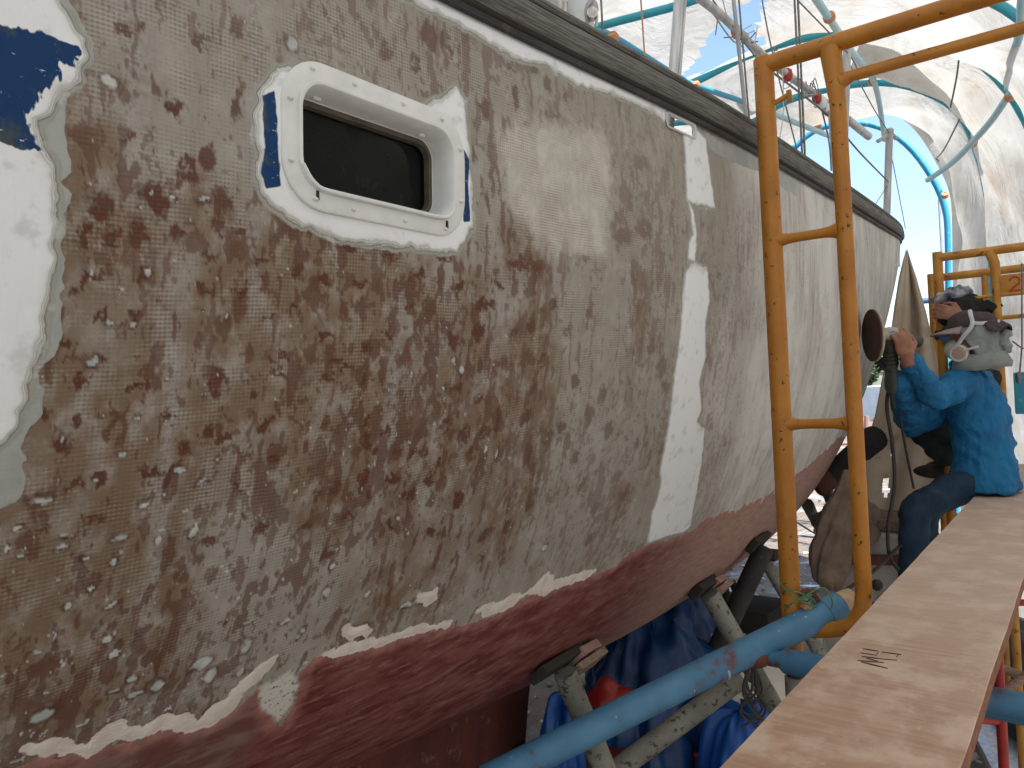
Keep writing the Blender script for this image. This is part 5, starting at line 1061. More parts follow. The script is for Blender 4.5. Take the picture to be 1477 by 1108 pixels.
for i in range(14):
    t = i / 13; c = at(1222 + 26 * t, 752 - 8 * t + 14 * math.sin(t * 3), 3.9); r_.append([c + V(.07 * (1 + .3 * math.sin(4 * a + i)) * math.cos(a), .05 * math.sin(a), .10 * (1 + .2 * math.sin(3 * a + i)) * math.sin(a)) for a in [2 * PI * k / 28 for k in range(28)]])
o = mb.rings(r_).build('burlap_bundle', M['burlap'], loc=at(1240, 760, 3.9)); wrinkle(o, .05, .06); tag(o, 'small bunched fold of burlap right of the hanging bundle', 'cloth')
cr_ = at(1254, 818, 4.15); ct = thing('white_crate', V(cr_.x, cr_.y, .0), 'grubby white box with red brown batten standing below the brown canvas', 'box')
Rz = Matrix.Rotation(-A, 3, 'Z'); hz_ = at(1254, 768, 4.15).z
for s in (-1, 1): MB().box(V(cr_.x, cr_.y, hz_ / 2 + .02) + Rz @ V(s * .2, 0, 0), (.02, .42, hz_), Rz, .003).build('side_board', M['white_board'], ct)
for s in (-1, 1): MB().box(V(cr_.x, cr_.y, hz_ / 2 + .02) + Rz @ V(0, s * .2, 0), (.38, .02, hz_), Rz, .003).build('side_board', M['white_board'], ct)
MB().box(V(cr_.x, cr_.y, hz_ + .03), (.45, .45, .02), Rz, .004).build('lid', M['white_board'], ct)
MB().box(V(*(cr_ + V(-.0, -.30, 0)).xy, at(1254, 800, 4.0).z), (.52, .03, .05), Rz @ Matrix.Rotation(.4, 3, 'Z'), .003).build('batten', M['red_brown'], ct)
MB().box(V(*(cr_ + V(.0, .0, 0)).xy, hz_ + .075), (.5, .36, .06), Rz, .01).build('top_tray', M['wood_pad'], ct)
for k, pts in enumerate(([(1286, 545, 3.45), (1279, 585, 3.5), (1287, 640, 3.5), (1290, 700, 3.5), (1281, 760, 3.5), (1283, 800, 3.5), (1296, 822, 3.5)], [(1297, 548, 3.45), (1297, 590, 3.5), (1305, 640, 3.55), (1318, 705, 3.55)])):
    o = MB().tube(smooth_path([at(*p) for p in pts], 8), .0085 if k == 0 else .006, 10).build('power_cord', M['cable'], loc=at(*pts[-1])); tag(o, ('thick dark power cord hanging from the grinder to the plank', 'thin dark hose hanging right of the power cord')[k], 'cord')
o = MB().tube(smooth_path([at(1218, 852, 3.4), at(1240, 838, 3.4), at(1265, 820, 3.4), at(1290, 795, 3.5), at(1300, 786, 3.5)], 6), .008, 8).build('power_cord', M['cable'], loc=at(1218, 852, 3.4)); tag(o, 'black cord lying across the white box behind the yellow post', 'cord')
o = MB().ball(at(1265, 844, 2.9), .022, 12, 8).build('cord_plug', M['dark_rubber'], loc=at(1265, 844, 2.9)); tag(o, 'round black plug beside the curved foot of the yellow ladder', 'plug')
# ------------------------------------------------------------------ far yellow frames, with the number 2 plate
def far_frame(px, py_top, Y, label, w_len, rth, plate=False, dark='yellow_far'):
    b = at(px, py_top, Y); q_, w_ = b.dot(UD), b.dot(WD); z_t = b.z
    t = thing('scaffold_frame', W(q_, w_, 0), label, 'scaffold')
    G = lambda w, z: W(q_, w_ + w, z)
    MB().tube([G(0, .02), G(0, z_t + .03)], rth, 14).build('post', M[dark], t)
    MB().tube([G(w_len, .02), G(w_len, z_t + .03)], rth, 14).build('post', M[dark], t)
    MB().tube([G(0, z_t), G(w_len, z_t)], rth * .95, 14).build('top_bar', M[dark], t)
    return t, G, z_t
ff, G, zt_ = far_frame(1352, 372, 4.05, 'yellow scaffold frame with the number 2 plate, behind the worker in blue', 1.25, .024)
lw = .0
pp = at(1424, 372, 3.75); wq_ = None
w2 = .26
MB().tube([G(w2 - .02, zt_), G(w2, zt_ - .07), G(w2 + .0, zt_ - .18), G(w2, .02)], [.027, .024, .02, .02], 14).build('ladder_post', M['yellow_far'], ff)
for z in (1.4, .95, .5): MB().tube([G(0, z), G(w2, z)], .014, 12).build('rung', M['yellow_far'], ff)
for z in (zt_ - .235,): MB().tube([G(w2, z), G(1.25, z + .0)], .011, 12).build('lower_bar', M['yellow_far'], ff)
MB().tube([G(0, zt_ - .245), G(w2, zt_ - .235)], .009, 12).build('rung', M['yellow_far'], ff)
mb = MB(); pc_ = G(w2 + .082, zt_ - .185); Rp = Matrix((WD, UD, V(0, 0, 1))).transposed()
mb.box(pc_, (.125, .006, .105), Rp, .002); pt_ = mb.build('number_plate', M['yellow_far'], ff)
two = [(-.022, .016), (-.015, .031), (.0, .036), (.016, .030), (.020, .014), (.010, -.004), (-.008, -.018), (-.022, -.032), (-.024, -.036), (.0, -.033), (.028, -.036)]
M['redink'] = simple('red_brown_hand_paint', (.42, .07, .03), (.34, .05, .03), 40, .7, 0, 0)
MB().tube(smooth_path([pc_ + Rp @ V(x, -.0045, z) for x, z in two], 4), .0042, 8).build('numeral', M['redink'], pt_)
f2, G2, zt2 = far_frame(1344, 402, 5.0, 'second yellow scaffold frame, farther back past the covered head', 1.3, .027)
MB().tube([G2(.3, zt2), G2(.3, .02)], .02, 12).build('ladder_post', M['yellow_far'], f2)
MB().tube([G2(0, zt2 - .3), G2(1.3, zt2 - .3)], .014, 12).build('lower_bar', M['yellow_far'], f2)
bl = MB().tube([at(1300, 436, 9), at(1500, 424, 8.6)], .035, 10).build('blue_rail', M['far_blue'], loc=at(1300, 436, 9)); tag(bl, 'thin dark blue rail across the far opening', 'rail')
# side bracing and things at the right
hc = MB(); hc.tube([at(1474, 380, 3.6), at(1474, 500, 3.6), at(1470, 548, 3.6)], .004, 6); hc.tube([at(1460, 492, 3.6), at(1475, 503, 3.6), at(1490, 498, 3.6)], .004, 6); hc.ball(at(1469, 545, 3.6), (.014, .014, .03), 8, 6)
tag(hc.build('hanging_cord', M['wire'], loc=at(1470, 540, 3.6)), 'thin knotted cord hanging in front of the canvas at the right', 'cord')
for y in (683, 694): o = MB().tube([at(1440, y + 1, 4.4), at(1500, y - 1, 4.4)], .01, 8).build('dark_bar', M['dark_steel'], loc=at(1440, y, 4.4)); tag(o, 'thin dark bar behind the seated back, %s of the two' % ('upper' if y < 690 else 'lower'), 'bar')
o = MB().box(at(1505, 566, 4.6), (.30, .03, .26), Matrix.Rotation(-.5, 3, 'Z'), .01).build('blue_board', M['pipe_blue'], loc=at(1505, 566, 4.6)); tag(o, 'blue board edge behind the shoulder of the worker', 'board')
# ------------------------------------------------------------------ red scaffold below the plank, right edge
def vpost(px, py, Y): p = at(px, py, Y); return p
rs = thing('scaffold_frame', V(*at(1443, 1000, 1.95).xy, 0), 'red scaffold frame standing below the right edge of the plank', 'scaffold')
pr = at(1441, 980, 1.95); pl = at(1376, 1100, 1.86)
rr_ = .0125
MB().tube([V(pr.x, pr.y, .02), V(pr.x, pr.y, PZ - PT - .002)], rr_, 14).build('post', M['red_steel'], rs)
MB().tube([V(pl.x - .0, pl.y, .02), V(pl.x, pl.y, at(1380, 1055, 1.86).z)], rr_ * 1.15, 14).build('post', M['red_steel'], rs)
MB().tube([at(1370, 1037, 1.9), at(1441, 1041, 1.95)], .0085, 12).build('rung', M['red_steel'], rs)
MB().tube([at(1400, 938, 1.95), at(1441, 940, 1.95)], .0085, 12).build('rung', M['red_steel'], rs)
for x0, y0, x1, y1, Y, r in ((1442, 837, 1510, 835, 2.9, .014), (1434, 868, 1510, 870, 2.9, .013)):
    MB().tube([at(x0 - 30, y0, Y), at(x1, y1, Y)], r, 12).build('cross_bar', M['red_steel'], rs)
MB().tube([V(*at(1520, 870, 2.9).xy, .02), at(1520, 790, 2.9)], .02, 12).build('post', M['red_steel'], rs)
ob_ = MB().tube([at(1430, 806, 3.1), at(1520, 802, 3.1)], .012, 12).build('orange_bar', M['yellow'], loc=at(1430, 806, 3.1)); tag(ob_, 'short orange bar just right of the plank', 'bar')
bg_ = vz(1450, 992, 1, 0.0)
mound('rubbish_bag', bg_, (.36, .30), .46, M['black_bag'], 'shiny black rubbish bag on the mud behind the red post', 'bag', 9, .09, 3)
for i, (x0, y0, x1, y1, Y, th) in enumerate(((1395, 945, 1500, 985, 2.5, 13), (1440, 1002, 1500, 962, 2.45, 13), (1406, 975, 1434, 1008, 2.4, 14))):
    o = MB().tube([at(x0, y0, Y), at(x1, y1, Y)], px_r(th, Y), 12).build('rusty_tube', M['pink_tube'] if 'pink_tube' in M else M['wood_pad'], loc=at(x0, y0, Y)); tag(o, ('pale rusty tube crossing behind the red post, upper', 'pale rusty tube rising to the right in front of the black bag', 'short pinkish tube end beside the plank edge')[i], 'tube')
for i, (x0, y0, x1, y1, w) in enumerate(((1420, 1018, 1480, 1130, .05), (1440, 1030, 1530, 1110, .05), (1400, 1025, 1465, 1150, .04), (1452, 1020, 1560, 1085, .05))):
    a, b = vz(x0, y0, 1, .06 + .05 * i), vz(x1, y1, 1, .06 + .05 * i); d = (b - a); L = d.length; R_ = d.to_track_quat('X', 'Z').to_matrix()
    mb = MB(); mb.box((a + b) / 2, (L * 1.3, .10, .045), R_, .004)
    o = mb.build('metal_bar', M[('galv', 'dark_steel', 'galv', 'alu_dull')[i]], loc=(a + b) / 2); tag(o, ('bright metal bar in the mud stack, nearest the red post', 'dark metal bar second from the red post in the mud stack', 'galvanised bar at the bottom left of the stack on the mud', 'dull aluminium bar farthest right in the stack on the mud')[i], 'bar', 'metal bars lying right of the red scaffold')
mb = MB(); rg = random.Random(5)
shp = []
for i, (px, py, s) in enumerate(((1462, 905, .11), (1448, 918, .07), (1475, 930, .08), (1468, 893, .10), (1404, 1092, .04), (1180, 812, .12), (1168, 846, .09), (1130, 865, .08), (1172, 770, .14), (1146, 800, .10), (1455, 880, .09))):
    c = vz(px, py, 1, .05); pts = [c + V(s * math.cos(a) * rg.uniform(.6, 1.2), s * .8 * math.sin(a) * rg.uniform(.6, 1.2), rg.uniform(-.01, .02)) for a in [2 * PI * k / 7 for k in range(7)]]
    m2 = MB(); m2.add(pts + [p - V(0, 0, .006) for p in pts], [tuple(range(7)), tuple(range(13, 6, -1))] + [(k, (k + 1) % 7, 7 + (k + 1) % 7, 7 + k) for k in range(7)])
    o = m2.build('scrap_sheet', M['white_board'] if i % 3 else M['galv'], None, False, loc=c); tag(o, ('grey scrap on the mud just above the black bag', 'small pale scrap on the mud close beside the red post', 'pale scrap on the mud behind the black bag, right side', 'grey scrap on the mud farthest up beside the plank edge', 'tiny pale scrap on the mud below the red rung', 'pale scrap on bright mud left of the burlap bundle, middle', 'grey scrap on the mud below the burlap bundle', 'pale scrap on the mud just behind the yellow post foot', 'broad pale scrap on the mud farthest off under the bow', 'grey scrap on the mud right behind the yellow post', 'pale scrap on the mud between plank edge and red bars')[i], 'scrap', 'pale scraps on the mud')
o = MB().tube(smooth_path([at(1390, 1040, 1.75), at(1388, 1060, 1.75), at(1392, 1085, 1.75), at(1396, 1120, 1.75)], 5), .0018, 6).build('string', M['cable'], loc=at(1390, 1110, 1.75)); tag(o, 'dark string dangling under the plank edge', 'string')
# ------------------------------------------------------------------ people
def LP(a, b, t): return a.lerp(b, t)
def limb(mb, pts, rad, seg=18, n=6):
    P_ = smooth_path(pts, n); k = len(rad) - 1; R_ = []
    for i in range(len(P_)):
        u_ = i / (len(P_) - 1) * k; j = min(int(u_), k - 1); R_.append(rad[j] * (1 - (u_ - j)) + rad[j + 1] * (u_ - j))
    mb.tube(P_, R_, seg); mb.ball(P_[0], R_[0], 14, 8); mb.ball(P_[-1], R_[-1], 14, 8)
def torso(mb, secs, fwd, left, seg=28):   # secs: centre, half depth, half width
    rings = []
    S_ = []
    for i in range(len(secs) - 1):
        for k in range(4):
            t = k / 4; S_.append((secs[i][0].lerp(secs[i + 1][0], t), secs[i][1] * (1 - t) + secs[i + 1][1] * t, secs[i][2] * (1 - t) + secs[i + 1][2] * t))
    S_.append(secs[-1])
    for c, d, w in S_:
        rings.append([c + fwd * d * math.copysign(abs(math.cos(a)) ** .85, math.cos(a)) + left * w * math.copysign(abs(math.sin(a)) ** .85, math.sin(a)) for a in [2 * PI * k / seg for k in range(seg)]])
    mb.rings(rings)
def hand(mb, wrist, d, palm_n, side, curl=.9, size=1.0, spread=.10):
    """palm from wrist along d, palm_n points out of the palm, side = direction of the thumb"""
    d = d.normalized(); pn = palm_n - d * palm_n.dot(d); pn.normalize(); s = side - d * side.dot(d) - pn * side.dot(pn); s.normalize()
    L = .085 * size
    R_ = Matrix((d, s, pn)).transposed(); mb.ball(wrist + d * L * .5, (L * .62, .040 * size, .017 * size), 16, 10, R_)
    mb.tube([wrist - d * .04 * size, wrist + d * .02 * size], [.026 * size, .028 * size], 12)
    for k, (off, ln) in enumerate(((.030, .068), (.010, .076), (-.010, .071), (-.029, .056))):
        b = wrist + d * L * .92 + s * off * size; dd = (d + s * spread * (off * 20)).normalized(); pts = [wrist + d * L * .5 + s * off * .9 * size, b]; ang = 0
        for seg_, f_ in ((.42, .9), (.32, 1.1), (.26, .8)):
            ang += curl * f_ * .62; v = dd * math.cos(ang) + pn * math.sin(ang); pts.append(pts[-1] + v * ln * seg_ * size)
        mb.tube(pts, [.0095 * size, .0092 * size, .0085 * size, .0078 * size, .0066 * size], 10); mb.ball(pts[-1], .0068 * size, 8, 6)
    b = wrist + d * L * .22 + s * .024 * size; p1 = b + (s * .75 + d * .55 + pn * .25).normalized() * .036 * size; p2 = p1 + (d * .8 + s * .1 + pn * .6).normalized() * .03 * size; p3 = p2 + (d * .7 + pn * .8 - s * .3).normalized() * .024 * size
    mb.tube([wrist + d * L * .15 + s * .01, b, p1, p2, p3], [.016 * size, .015 * size, .0125 * size, .0105 * size, .0085 * size], 10); mb.ball(p3, .0087 * size, 8, 6)
def head(mb, c, f, l, size=1.0):
    u_ = f.cross(l).normalized(); R_ = Matrix((f, l, u_)).transposed(); g = lambda x, y, z: c + R_ @ V(x, y, z) * size
    mb.ball(g(-.005, 0, .025), (.098 * size, .076 * size, .10 * size), 22, 14, R_)       # cranium
    mb.ball(g(.030, 0, -.035), (.062 * size, .060 * size, .082 * size), 20, 12, R_)      # face
    mb.ball(g(.052, 0, -.092), (.030 * size, .034 * size, .026 * size), 14, 8, R_)       # chin
    mb.tube([g(.088, 0, .012), g(.103, 0, -.018), g(.112, 0, -.036), g(.095, 0, -.044)], [.008 * size, .011 * size, .015 * size, .012 * size], 10)  # nose
    mb.tube([g(.084, -.04, .022), g(.094, 0, .02), g(.084, .04, .022)], [.008, .009, .008], 8)   # brow
    mb.tube([g(.085, -.022, -.068), g(.094, 0, -.066), g(.085, .022, -.068)], [.005, .008, .005], 8)  # lips
    for s in (-1, 1): mb.ball(g(-.002, s * .077, -.008), (.018 * size, .009 * size, .030 * size), 12, 8, R_)
    mb.tube([g(-.02, 0, -.06), g(-.03, 0, -.16)], [.055 * size, .058 * size], 16)
    return g
FWD = -WD; LFT = -UD; UP3 = V(0, 0, 1)
p1 = thing('person', W(4.22, -.36, PZ), 'person in blue shirt, grey hood and brown cap, seated on the plank grinding the hull', 'person')
hipc = W(4.22, -0.440, PZ + .105); shl = at(1436, 538, 3.52); 
seatL = W(4.12, -0.440, PZ + .095); seatR = W(4.34, -0.440, PZ + .095)
shC = W(4.24, -0.455, PZ + .575); SHL = W(4.07, -0.480, PZ + .53); SHR = W(4.40, -0.520, PZ + .53)
elL = at(1347, 566, 3.42); wrL = at(1308, 514, 3.23); elR = W(4.12, -0.700, PZ + .34); wrR = at(1291, 548, 3.36)
knL = at(1322, 738, 3.55); knR = at(1335, 735, 3.78); anL = knL + V(-.05, .0, -.42); anR = knR + V(-.03, .02, -.42)
hc1 = at(1402, 484, 3.5)
# grinder
gr = thing('angle_grinder', at(1278, 500, 3.28), 'angle grinder with a wide brown sanding pad pressed against the hull', 'grinder')
nD = (UD * -.52 + WD * -.85).normalized(); dc = at(1257, 484, 3.27)
MB().disc(dc, nD, .114, .010, 48).build('sanding_pad', M['pad_brown'], gr)
MB().disc(dc - nD * .011, nD, .1155, .014, 48).build('foam_backing', M['pad_rim'], gr)
MB().lathe(dc - nD * .018, -nD, [(0, 0), (.035, 0), (.030, .012), (.016, .018), (.016, .035), (0, .036)], 20).build('flange', M['tool_grey'], gr)
gh = dc - nD * .075
ax_ = (at(1287, 580, 3.36) - gh).normalized()
MB().tube([dc - nD * .03, gh, gh - nD * .03], [.026, .034, .028], 16).build('gear_head', M['tool_grey'], gr)
MB().tube([gh - ax_ * .02, gh + ax_ * .05, gh + ax_ * .06, gh + ax_ * .14, gh + ax_ * .16, gh + ax_ * .24, gh + ax_ * .27], [.028, .034, .031, .031, .026, .024, .018], 18).build('motor_body', M['tool_dark'], gr)
for k in range(4): MB().tube([gh + ax_ * (.075 + .018 * k) - V(.0, .002, 0), gh + ax_ * (.079 + .018 * k) - V(0, .002, 0)], .0325, 18).build('vent_ring', M['dark_rubber'], gr)
hd = (at(1330, 494, 3.3) - gh).normalized()
MB().tube([gh, gh + hd * .05, gh + hd * .055, gh + hd * .13, gh + hd * .155, gh + hd * .16], [.012, .012, .019, .02, .026, .018], 14).build('side_handle', M['tool_dark'], gr)
MB().tube(smooth_path([gh + ax_ * .26, gh + ax_ * .30, gh + ax_ * .34 + V(.005, 0, 0)], 4), .0095, 8).build('cord_grip', M['dark_rubber'], gr)
# body: one skin under the clothes
mb = MB()
torso(mb, [(hipc, .065, .10), (W(4.23, -.395, PZ + .26), .07, .10), (W(4.24, -.42, PZ + .46), .07, .11), (shC, .04, .06)], FWD, LFT)
limb(mb, [SHL, elL, wrL], [.040, .034, .028]); limb(mb, [SHR, elR, wrR], [.032, .024, .022])
limb(mb, [seatL, knL, anL], [.045, .045, .036]); limb(mb, [seatR, knR, anR], [.045, .045, .036])
for an in (anL, anR): mb.tube([an, an + FWD * .10 - UP3 * .05, an + FWD * .17 - UP3 * .06], [.04, .038, .028], 12)
hf = (FWD * .97 - UP3 * .10 - UD * .10).normalized(); hl = (LFT - hf * LFT.dot(hf)).normalized()
g1 = head(mb, hc1, hf, hl, .87)
gpt = gh + hd * .085
hand(mb, wrL, (at(1300, 484, 3.22) - wrL), _f + UP3 * .1 - RGT * .1, RGT, 1.15, 1.08, .16)
ob = mb.build('body', M['skin'], p1, True, 180); remesh(ob, .0052, 5, .45)
mb = MB(); hand(mb, wrR, (gh + ax_ * .13 - wrR), FWD, UP3, 1.3, 1.06); mb.tube([wrR - (gh - wrR).normalized() * .05, wrR + (gh - wrR).normalized() * .02], [.034, .034], 12)
ob = mb.build('glove', M['glove'], p1, True, 180); remesh(ob, .005, 3)
# shirt
mb = MB()
torso(mb, [(W(4.22, -0.432, PZ + .012), .150, .192), (W(4.22, -0.432, PZ + .08), .142, .186), (W(4.23, -0.432, PZ + .20), .122, .165), (W(4.235, -0.442, PZ + .34), .128, .175), (W(4.24, -0.460, PZ + .46), .126, .185), (W(4.24, -0.476, PZ + .54), .100, .165), (W(4.24, -0.490, PZ + .60), .068, .10), (W(4.24, -0.500, PZ + .635), .06, .07)], FWD, LFT)
limb(mb, [SHL + UP3 * .01, LP(SHL, elL, .5) - UP3 * .015, elL - UP3 * .012, LP(elL, wrL, .5), LP(elL, wrL, .88)], [.074, .070, .062, .050, .039], 20)
limb(mb, [SHR, LP(SHR, elR, .5) - UP3 * .01, elR, LP(elR, wrR, .5), wrR], [.08, .074, .066, .056, .046], 20)
mb.tube([wrL - (wrL - elL).normalized() * .05, wrL - (wrL - elL).normalized() * .012], [.043, .041], 16)
ob = mb.build('shirt', M['shirt'], p1, True, 180); remesh(ob, .0085, 9, .5); wrinkle(ob, .046, .075); wrinkle(ob, .014, .03, name='small_folds'); s_ = ob.modifiers.new('s2', 'SMOOTH'); s_.iterations = 2
# sleeve seam and side seam
def onto(p): return p
M['seam'] = simple('pale_seam_thread', (.10, .30, .48), (.08, .25, .42), 40, .8, 0, 0)
# jeans
mb = MB()
torso(mb, [(W(4.22, -0.440, PZ + .004), .110, .145), (W(4.22, -0.440, PZ + .08), .100, .135), (W(4.22, -0.440, PZ + .14), .08, .11)], FWD, LFT)
for a, b, c in ((seatL, knL, anL), (seatR, knR, anR)):
    limb(mb, [a - UP3 * .005, LP(a, b, .5), b, LP(b, c, .5), c + UP3 * .03], [.058, .080, .072, .066, .060], 20)
ob = mb.build('jeans', M['jeans'], p1, True, 180); remesh(ob, .009, 7, .5); wrinkle(ob, .028, .07); s_ = ob.modifiers.new('s2', 'SMOOTH'); s_.iterations = 2
M['shoe'] = simple('dark_shoe', (.03, .025, .02), (.05, .04, .03), 30, .7, 0, .1, .002)
for an in (anL, anR):
    mb = MB(); mb.ball(an + FWD * .07 - UP3 * .055, (.135, .05, .042), 18, 10, Matrix((FWD, LFT, UP3)).transposed()); mb.tube([an + UP3 * .0, an - UP3 * .05], [.048, .052], 14)
    ob = mb.build('shoe', M['shoe'], p1, True, 180); remesh(ob, .007, 3)
Rh = Matrix((hf, hl, hf.cross(hl))).transposed()
# hood: grey cloth round the head and neck, open at the face, knotted behind
mb = MB(); rg_ = []
for i in range(19):
    t = i / 18; z = .058 - .25 * t; r = []
    for k in range(40):
        op = .25 + .22 * min(1, t * 1.6)                     # half opening at the face, wider low down
        a = PI * op + PI * (2 - 2 * op) * k / 39
        rx = .108 + .006 * math.sin(t * 5) - (.022 * t * t); ry = .090 + .008 * t - .004 * t * t
        x = math.cos(a) * rx - .012; y = math.sin(a) * ry
        f_ = 1 + .035 * math.sin(7 * a + 9 * t) + .02 * math.sin(15 * a - 14 * t)
        r.append(g1(x * f_, y * f_, z + .02 * math.cos(a) * (t - .3)))
    rg_.append(r)
mb.rings(rg_, closed=False, caps=False)
ob = mb.build('hood', M['hood'], p1, True, 180); sl = ob.modifiers.new('t', 'SOLIDIFY'); sl.thickness = .006; ss = ob.modifiers.new('ss', 'SUBSURF'); ss.levels = ss.render_levels = 1; wrinkle(ob, .018, .045)
mb = MB(); mb.ball(g1(-.125, -.01, -.045), (.035, .04, .045), 14, 10, Rh); mb.ball(g1(-.150, .01, -.020), (.028, .022, .022), 12, 8, Rh); mb.ball(g1(-.145, -.01, -.085), (.022, .03, .035), 12, 8, Rh)
ob = mb.build('hood_knot', M['hood'], p1, True, 180); remesh(ob, .005, 4); wrinkle(ob, .016, .02)
mb = MB(); mb.rings([[g1(-.02 + 1.18 * rx * math.cos(a) - .0, 1.1 * ry * math.sin(a), z) for a in [2 * PI * k / 36 for k in range(36)]] for rx, ry, z in ((.100, .088, -.105), (.112, .10, -.135), (.118, .105, -.165), (.11, .1, -.19))]); ob = mb.build('neck_cloth', M['hood'], p1, True, 180); wrinkle(ob, .02, .04)
# cap with a stiff brim and a cloth flap
mb = MB(); rg_ = []
for i in range(12):
    t = i / 11; r = []
    for k in range(40):
        a = 2 * PI * k / 40; rr_ = math.cos(t * PI / 2) ** .62 if i < 11 else .02
        r.append(g1(-.012 + .124 * rr_ * math.cos(a), .100 * rr_ * math.sin(a), .040 + .088 * math.sin(t * PI / 2) + .012 * math.cos(a)))
    rg_.append(r)
mb.rings(rg_); ob = mb.build('cap', M['cap'], p1, True, 180); wrinkle(ob, .014, .03)
mb = MB(); rg_ = []
for j in range(7):
    t = j / 6; r = []
    for k in range(17):
        a = -1.15 + 2.3 * k / 16; rr_ = .10 + .085 * t * math.cos(a * .85); r.append(g1(-.012 + rr_ * math.cos(a) * 1.12, rr_ * math.sin(a) * .92, .050 - .020 * t - .020 * (a / 1.15) ** 2 * t))
    rg_.append(r)
mb.rings(rg_, closed=False, caps=False); ob = mb.build('cap_brim', M['brim'], p1, True, 180); s_ = ob.modifiers.new('t', 'SOLIDIFY'); s_.thickness = .005
mb = MB(); rg_ = []
for j in range(8):
    t = j / 7; rg_.append([g1(-.012 + (.118 + .050 * t) * math.cos(a), (.098 + .022 * t) * math.sin(a), .05 - .045 * t + .012 * math.sin(6 * a + 4 * t)) for a in [PI * .62 + PI * .76 * k / 22 for k in range(23)]])
mb.rings(rg_, closed=False, caps=False); ob = mb.build('cap_flap', M['cap'], p1, True, 180); s_ = ob.modifiers.new('t', 'SOLIDIFY'); s_.thickness = .005; wrinkle(ob, .012, .02)
# respirator with twin filters and straps
resp = MB().ball(g1(.088, 0, -.062), (.045, .044, .050), 20, 12, Rh).build('respirator', M['respirator'], p1)
for s in (1, -1):
    c_ = g1(.072, s * .072, -.088); axd = (Rh @ V(.35, s * .93, -.12)).normalized()
    MB().lathe(c_ - axd * .022, axd, [(0, 0), (.032, 0), (.041, .010), (.041, .030), (.035, .036), (.032, .034), (0, .034)], 26).build('filter', M['respirator'], resp)
    MB().lathe(c_ + axd * .0125, axd, [(0, 0), (.026, 0), (.024, .003), (0, .003)], 20).build('filter_face', M['pinkfilter'], resp)
def strap(pts, w, name='strap'):
    P_ = smooth_path([g1(*p) for p in pts], 6); mb = MB(); mb.tube(P_, [(.003, w)] * len(P_), 8, up=(Rh @ V(0, 1, .2))); return mb.build(name, M['strap'], p1)
strap([(.085, .070, -.060), (.045, .095, -.010), (.0, .108, .035), (-.012, .104, .065), (-.010, .085, .105), (-.01, .04, .130), (-.01, 0, .134), (-.01, -.07, .115)], .009)
strap([(-.008, .106, .060), (-.05, .100, .050), (-.095, .075, .050), (-.130, .02, .052), (-.135, -.02, .052)], .008)
strap([(.075, .080, -.085), (.03, .106, -.075), (-.02, .118, -.07)], .006)
# second worker, crouched behind
q2a, q2b = 4.62, 5.6
o = MB().box(W((q2a + q2b) / 2, -.585, PZ - .018), (.20, q2b - q2a, .034), Matrix.Rotation(-A, 3, 'Z'), .003).build('plank', M['plank_edge'], loc=W((q2a + q2b) / 2, -.585, PZ - .035)); tag(o, 'short brown plank behind the seated worker, under the crouching one', 'plank')
p2o = W(4.78, -.58, PZ)
p2 = thing('person', p2o, 'crouching person with black head wrap and dark trousers, gripping the far yellow post', 'person')
h2 = at(1384, 462, 4.02); f2_ = (FWD * .98 + UD * -.15 - UP3 * .18).normalized(); l2 = (LFT - f2_ * LFT.dot(f2_)).normalized()
sh2 = h2 + UP3 * -.25 - FWD * .06; sL = sh2 + LFT * .17; sR = sh2 - LFT * .17; hp2 = V(p2o.x, p2o.y, PZ + .22) - FWD * .06
hpL = hp2 + LFT * .1; hpR = hp2 - LFT * .1; kL = at(1322, 606, 3.98); kR = at(1350, 620, 4.35); aL = V(*(kL - FWD * .02 + V(.03, 0, 0)).xy, PZ + .09); aR = V(*kR.xy, PZ + .09) - FWD * .0
aL = W(max(aL.dot(UD), 4.68), -.64, PZ + .085); aR = W(aR.dot(UD), -.62, PZ + .085)
wr2 = at(1386, 456, 3.90); el2 = LP(sL, wr2, .5) - UP3 * .14 + V(.05, 0, 0); gp2 = at(1352, 452, 4.0)
wrX = W(4.4, -.72, PZ + .42); elX = LP(sR, wrX, .5) - UP3 * .1
mb = MB(); torso(mb, [(hp2, .10, .14), (LP(hp2, sh2, .5), .09, .13), (sh2, .07, .12)], FWD, LFT)
limb(mb, [sL, el2, wr2], [.045, .04, .028]); limb(mb, [sR, elX, wrX], [.045, .04, .028]); limb(mb, [hpL, kL, aL], [.07, .05, .04]); limb(mb, [hpR, kR, aR], [.07, .05, .04])
g2 = head(mb, h2, f2_, l2, 1.0); hand(mb, wr2, at(1352, 448, 3.92) - wr2, _f, UP3, .9, 1.05, .16); hand(mb, wrX, FWD, -UP3, LFT, 1.0)
ob = mb.build('body', M['skin'], p2, True, 180); remesh(ob, .006, 5, .45)
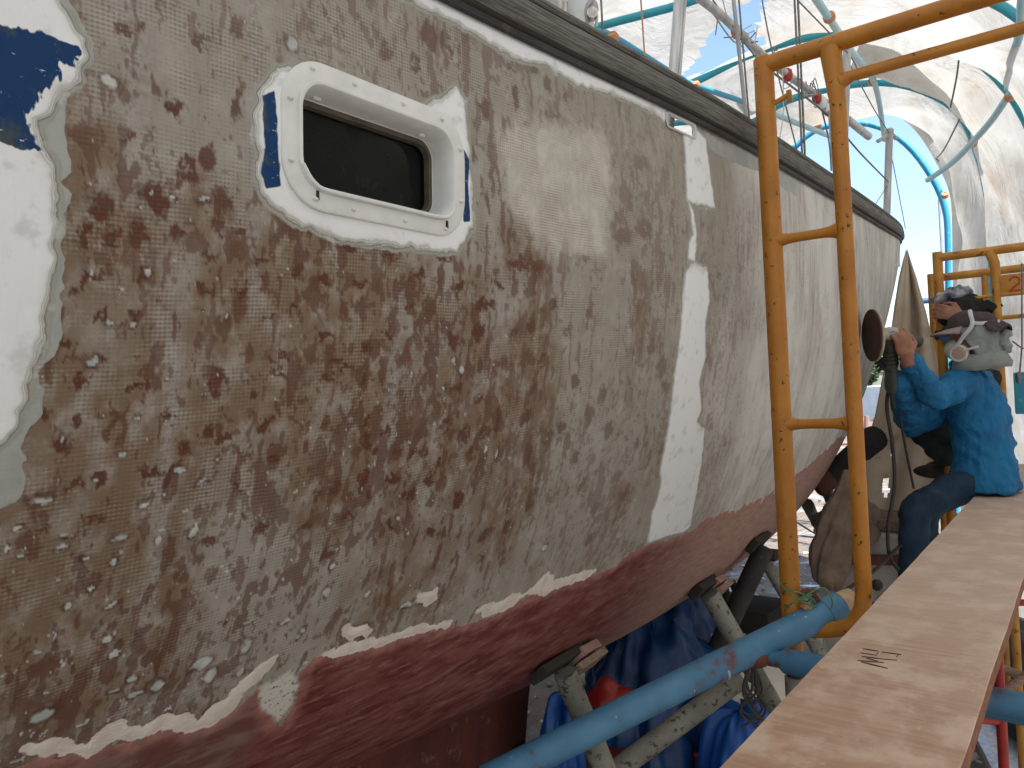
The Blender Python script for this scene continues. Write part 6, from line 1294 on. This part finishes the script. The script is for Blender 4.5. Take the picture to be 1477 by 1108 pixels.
mb = MB(); torso(mb, [(hp2 + UP3 * -.02, .14, .18), (LP(hp2, sh2, .5), .13, .18), (LP(hp2, sh2, .85), .13, .19), (sh2 + UP3 * .03, .08, .12)], FWD, LFT); limb(mb, [sL, el2, LP(el2, wr2, .6)], [.075, .06, .042]); limb(mb, [sR, elX, wrX], [.075, .06, .042])
ob = mb.build('jacket', M['black_cloth'], p2, True, 180); remesh(ob, .010, 7); wrinkle(ob, .02, .08)
mb = MB(); torso(mb, [(hp2 - UP3 * .12, .13, .17), (hp2, .14, .18), (hp2 + UP3 * .1, .12, .16)], FWD, LFT)
for a, b, c in ((hpL, kL, aL), (hpR, kR, aR)): limb(mb, [a, LP(a, b, .5), b, LP(b, c, .5), c], [.10, .09, .082, .065, .055], 18)
ob = mb.build('trousers', M['trouser2'], p2, True, 180); remesh(ob, .010, 6); wrinkle(ob, .02, .07)
for an in (aL, aR):
    mb = MB(); mb.ball(an + FWD * .05 - UP3 * .042, (.13, .05, .042), 16, 10, Matrix((FWD, LFT, UP3)).transposed()); ob = mb.build('shoe', M['shoe'], p2, True, 180)
R2h = Matrix((f2_, l2, f2_.cross(l2))).transposed()
mb = MB(); mb.ball(g2(-.015, 0, .04), (.122, .10, .100), 24, 14, R2h); mb.tube([g2(-.07, .0, -.02), g2(-.10, .02, -.10), g2(-.09, .03, -.20)], [.08, .07, .06], 12); mb.ball(g2(-.12, .03, .03), (.05, .04, .04), 12, 8, R2h)
mb.tube([g2(-.10, .03, .04), g2(-.16, .05, .03), g2(-.20, .05, .015)], [.04, .028, .010], 10)
ob = mb.build('head_wrap', M['black_cloth'], p2, True, 180); remesh(ob, .006, 3); wrinkle(ob, .035, .04)
mb = MB(); mb.ball(g2(-.0, 0, .135), (.10, .085, .045), 22, 12, R2h); ob = mb.build('head_scarf', M['navy_cloth'], p2, True, 180); wrinkle(ob, .05, .03)
r2 = MB().ball(g2(.085, 0, -.06), (.05, .048, .052), 18, 12, R2h).build('respirator', M['dark_rubber'], p2)
for s in (1, -1):
    c_ = g2(.075, s * .07, -.075); axd = (R2h @ V(.4, s * .9, -.1)).normalized(); MB().lathe(c_ - axd * .02, axd, [(0, 0), (.036, 0), (.04, .01), (.038, .03), (0, .032)], 22).build('filter', M['far_blue'], r2)
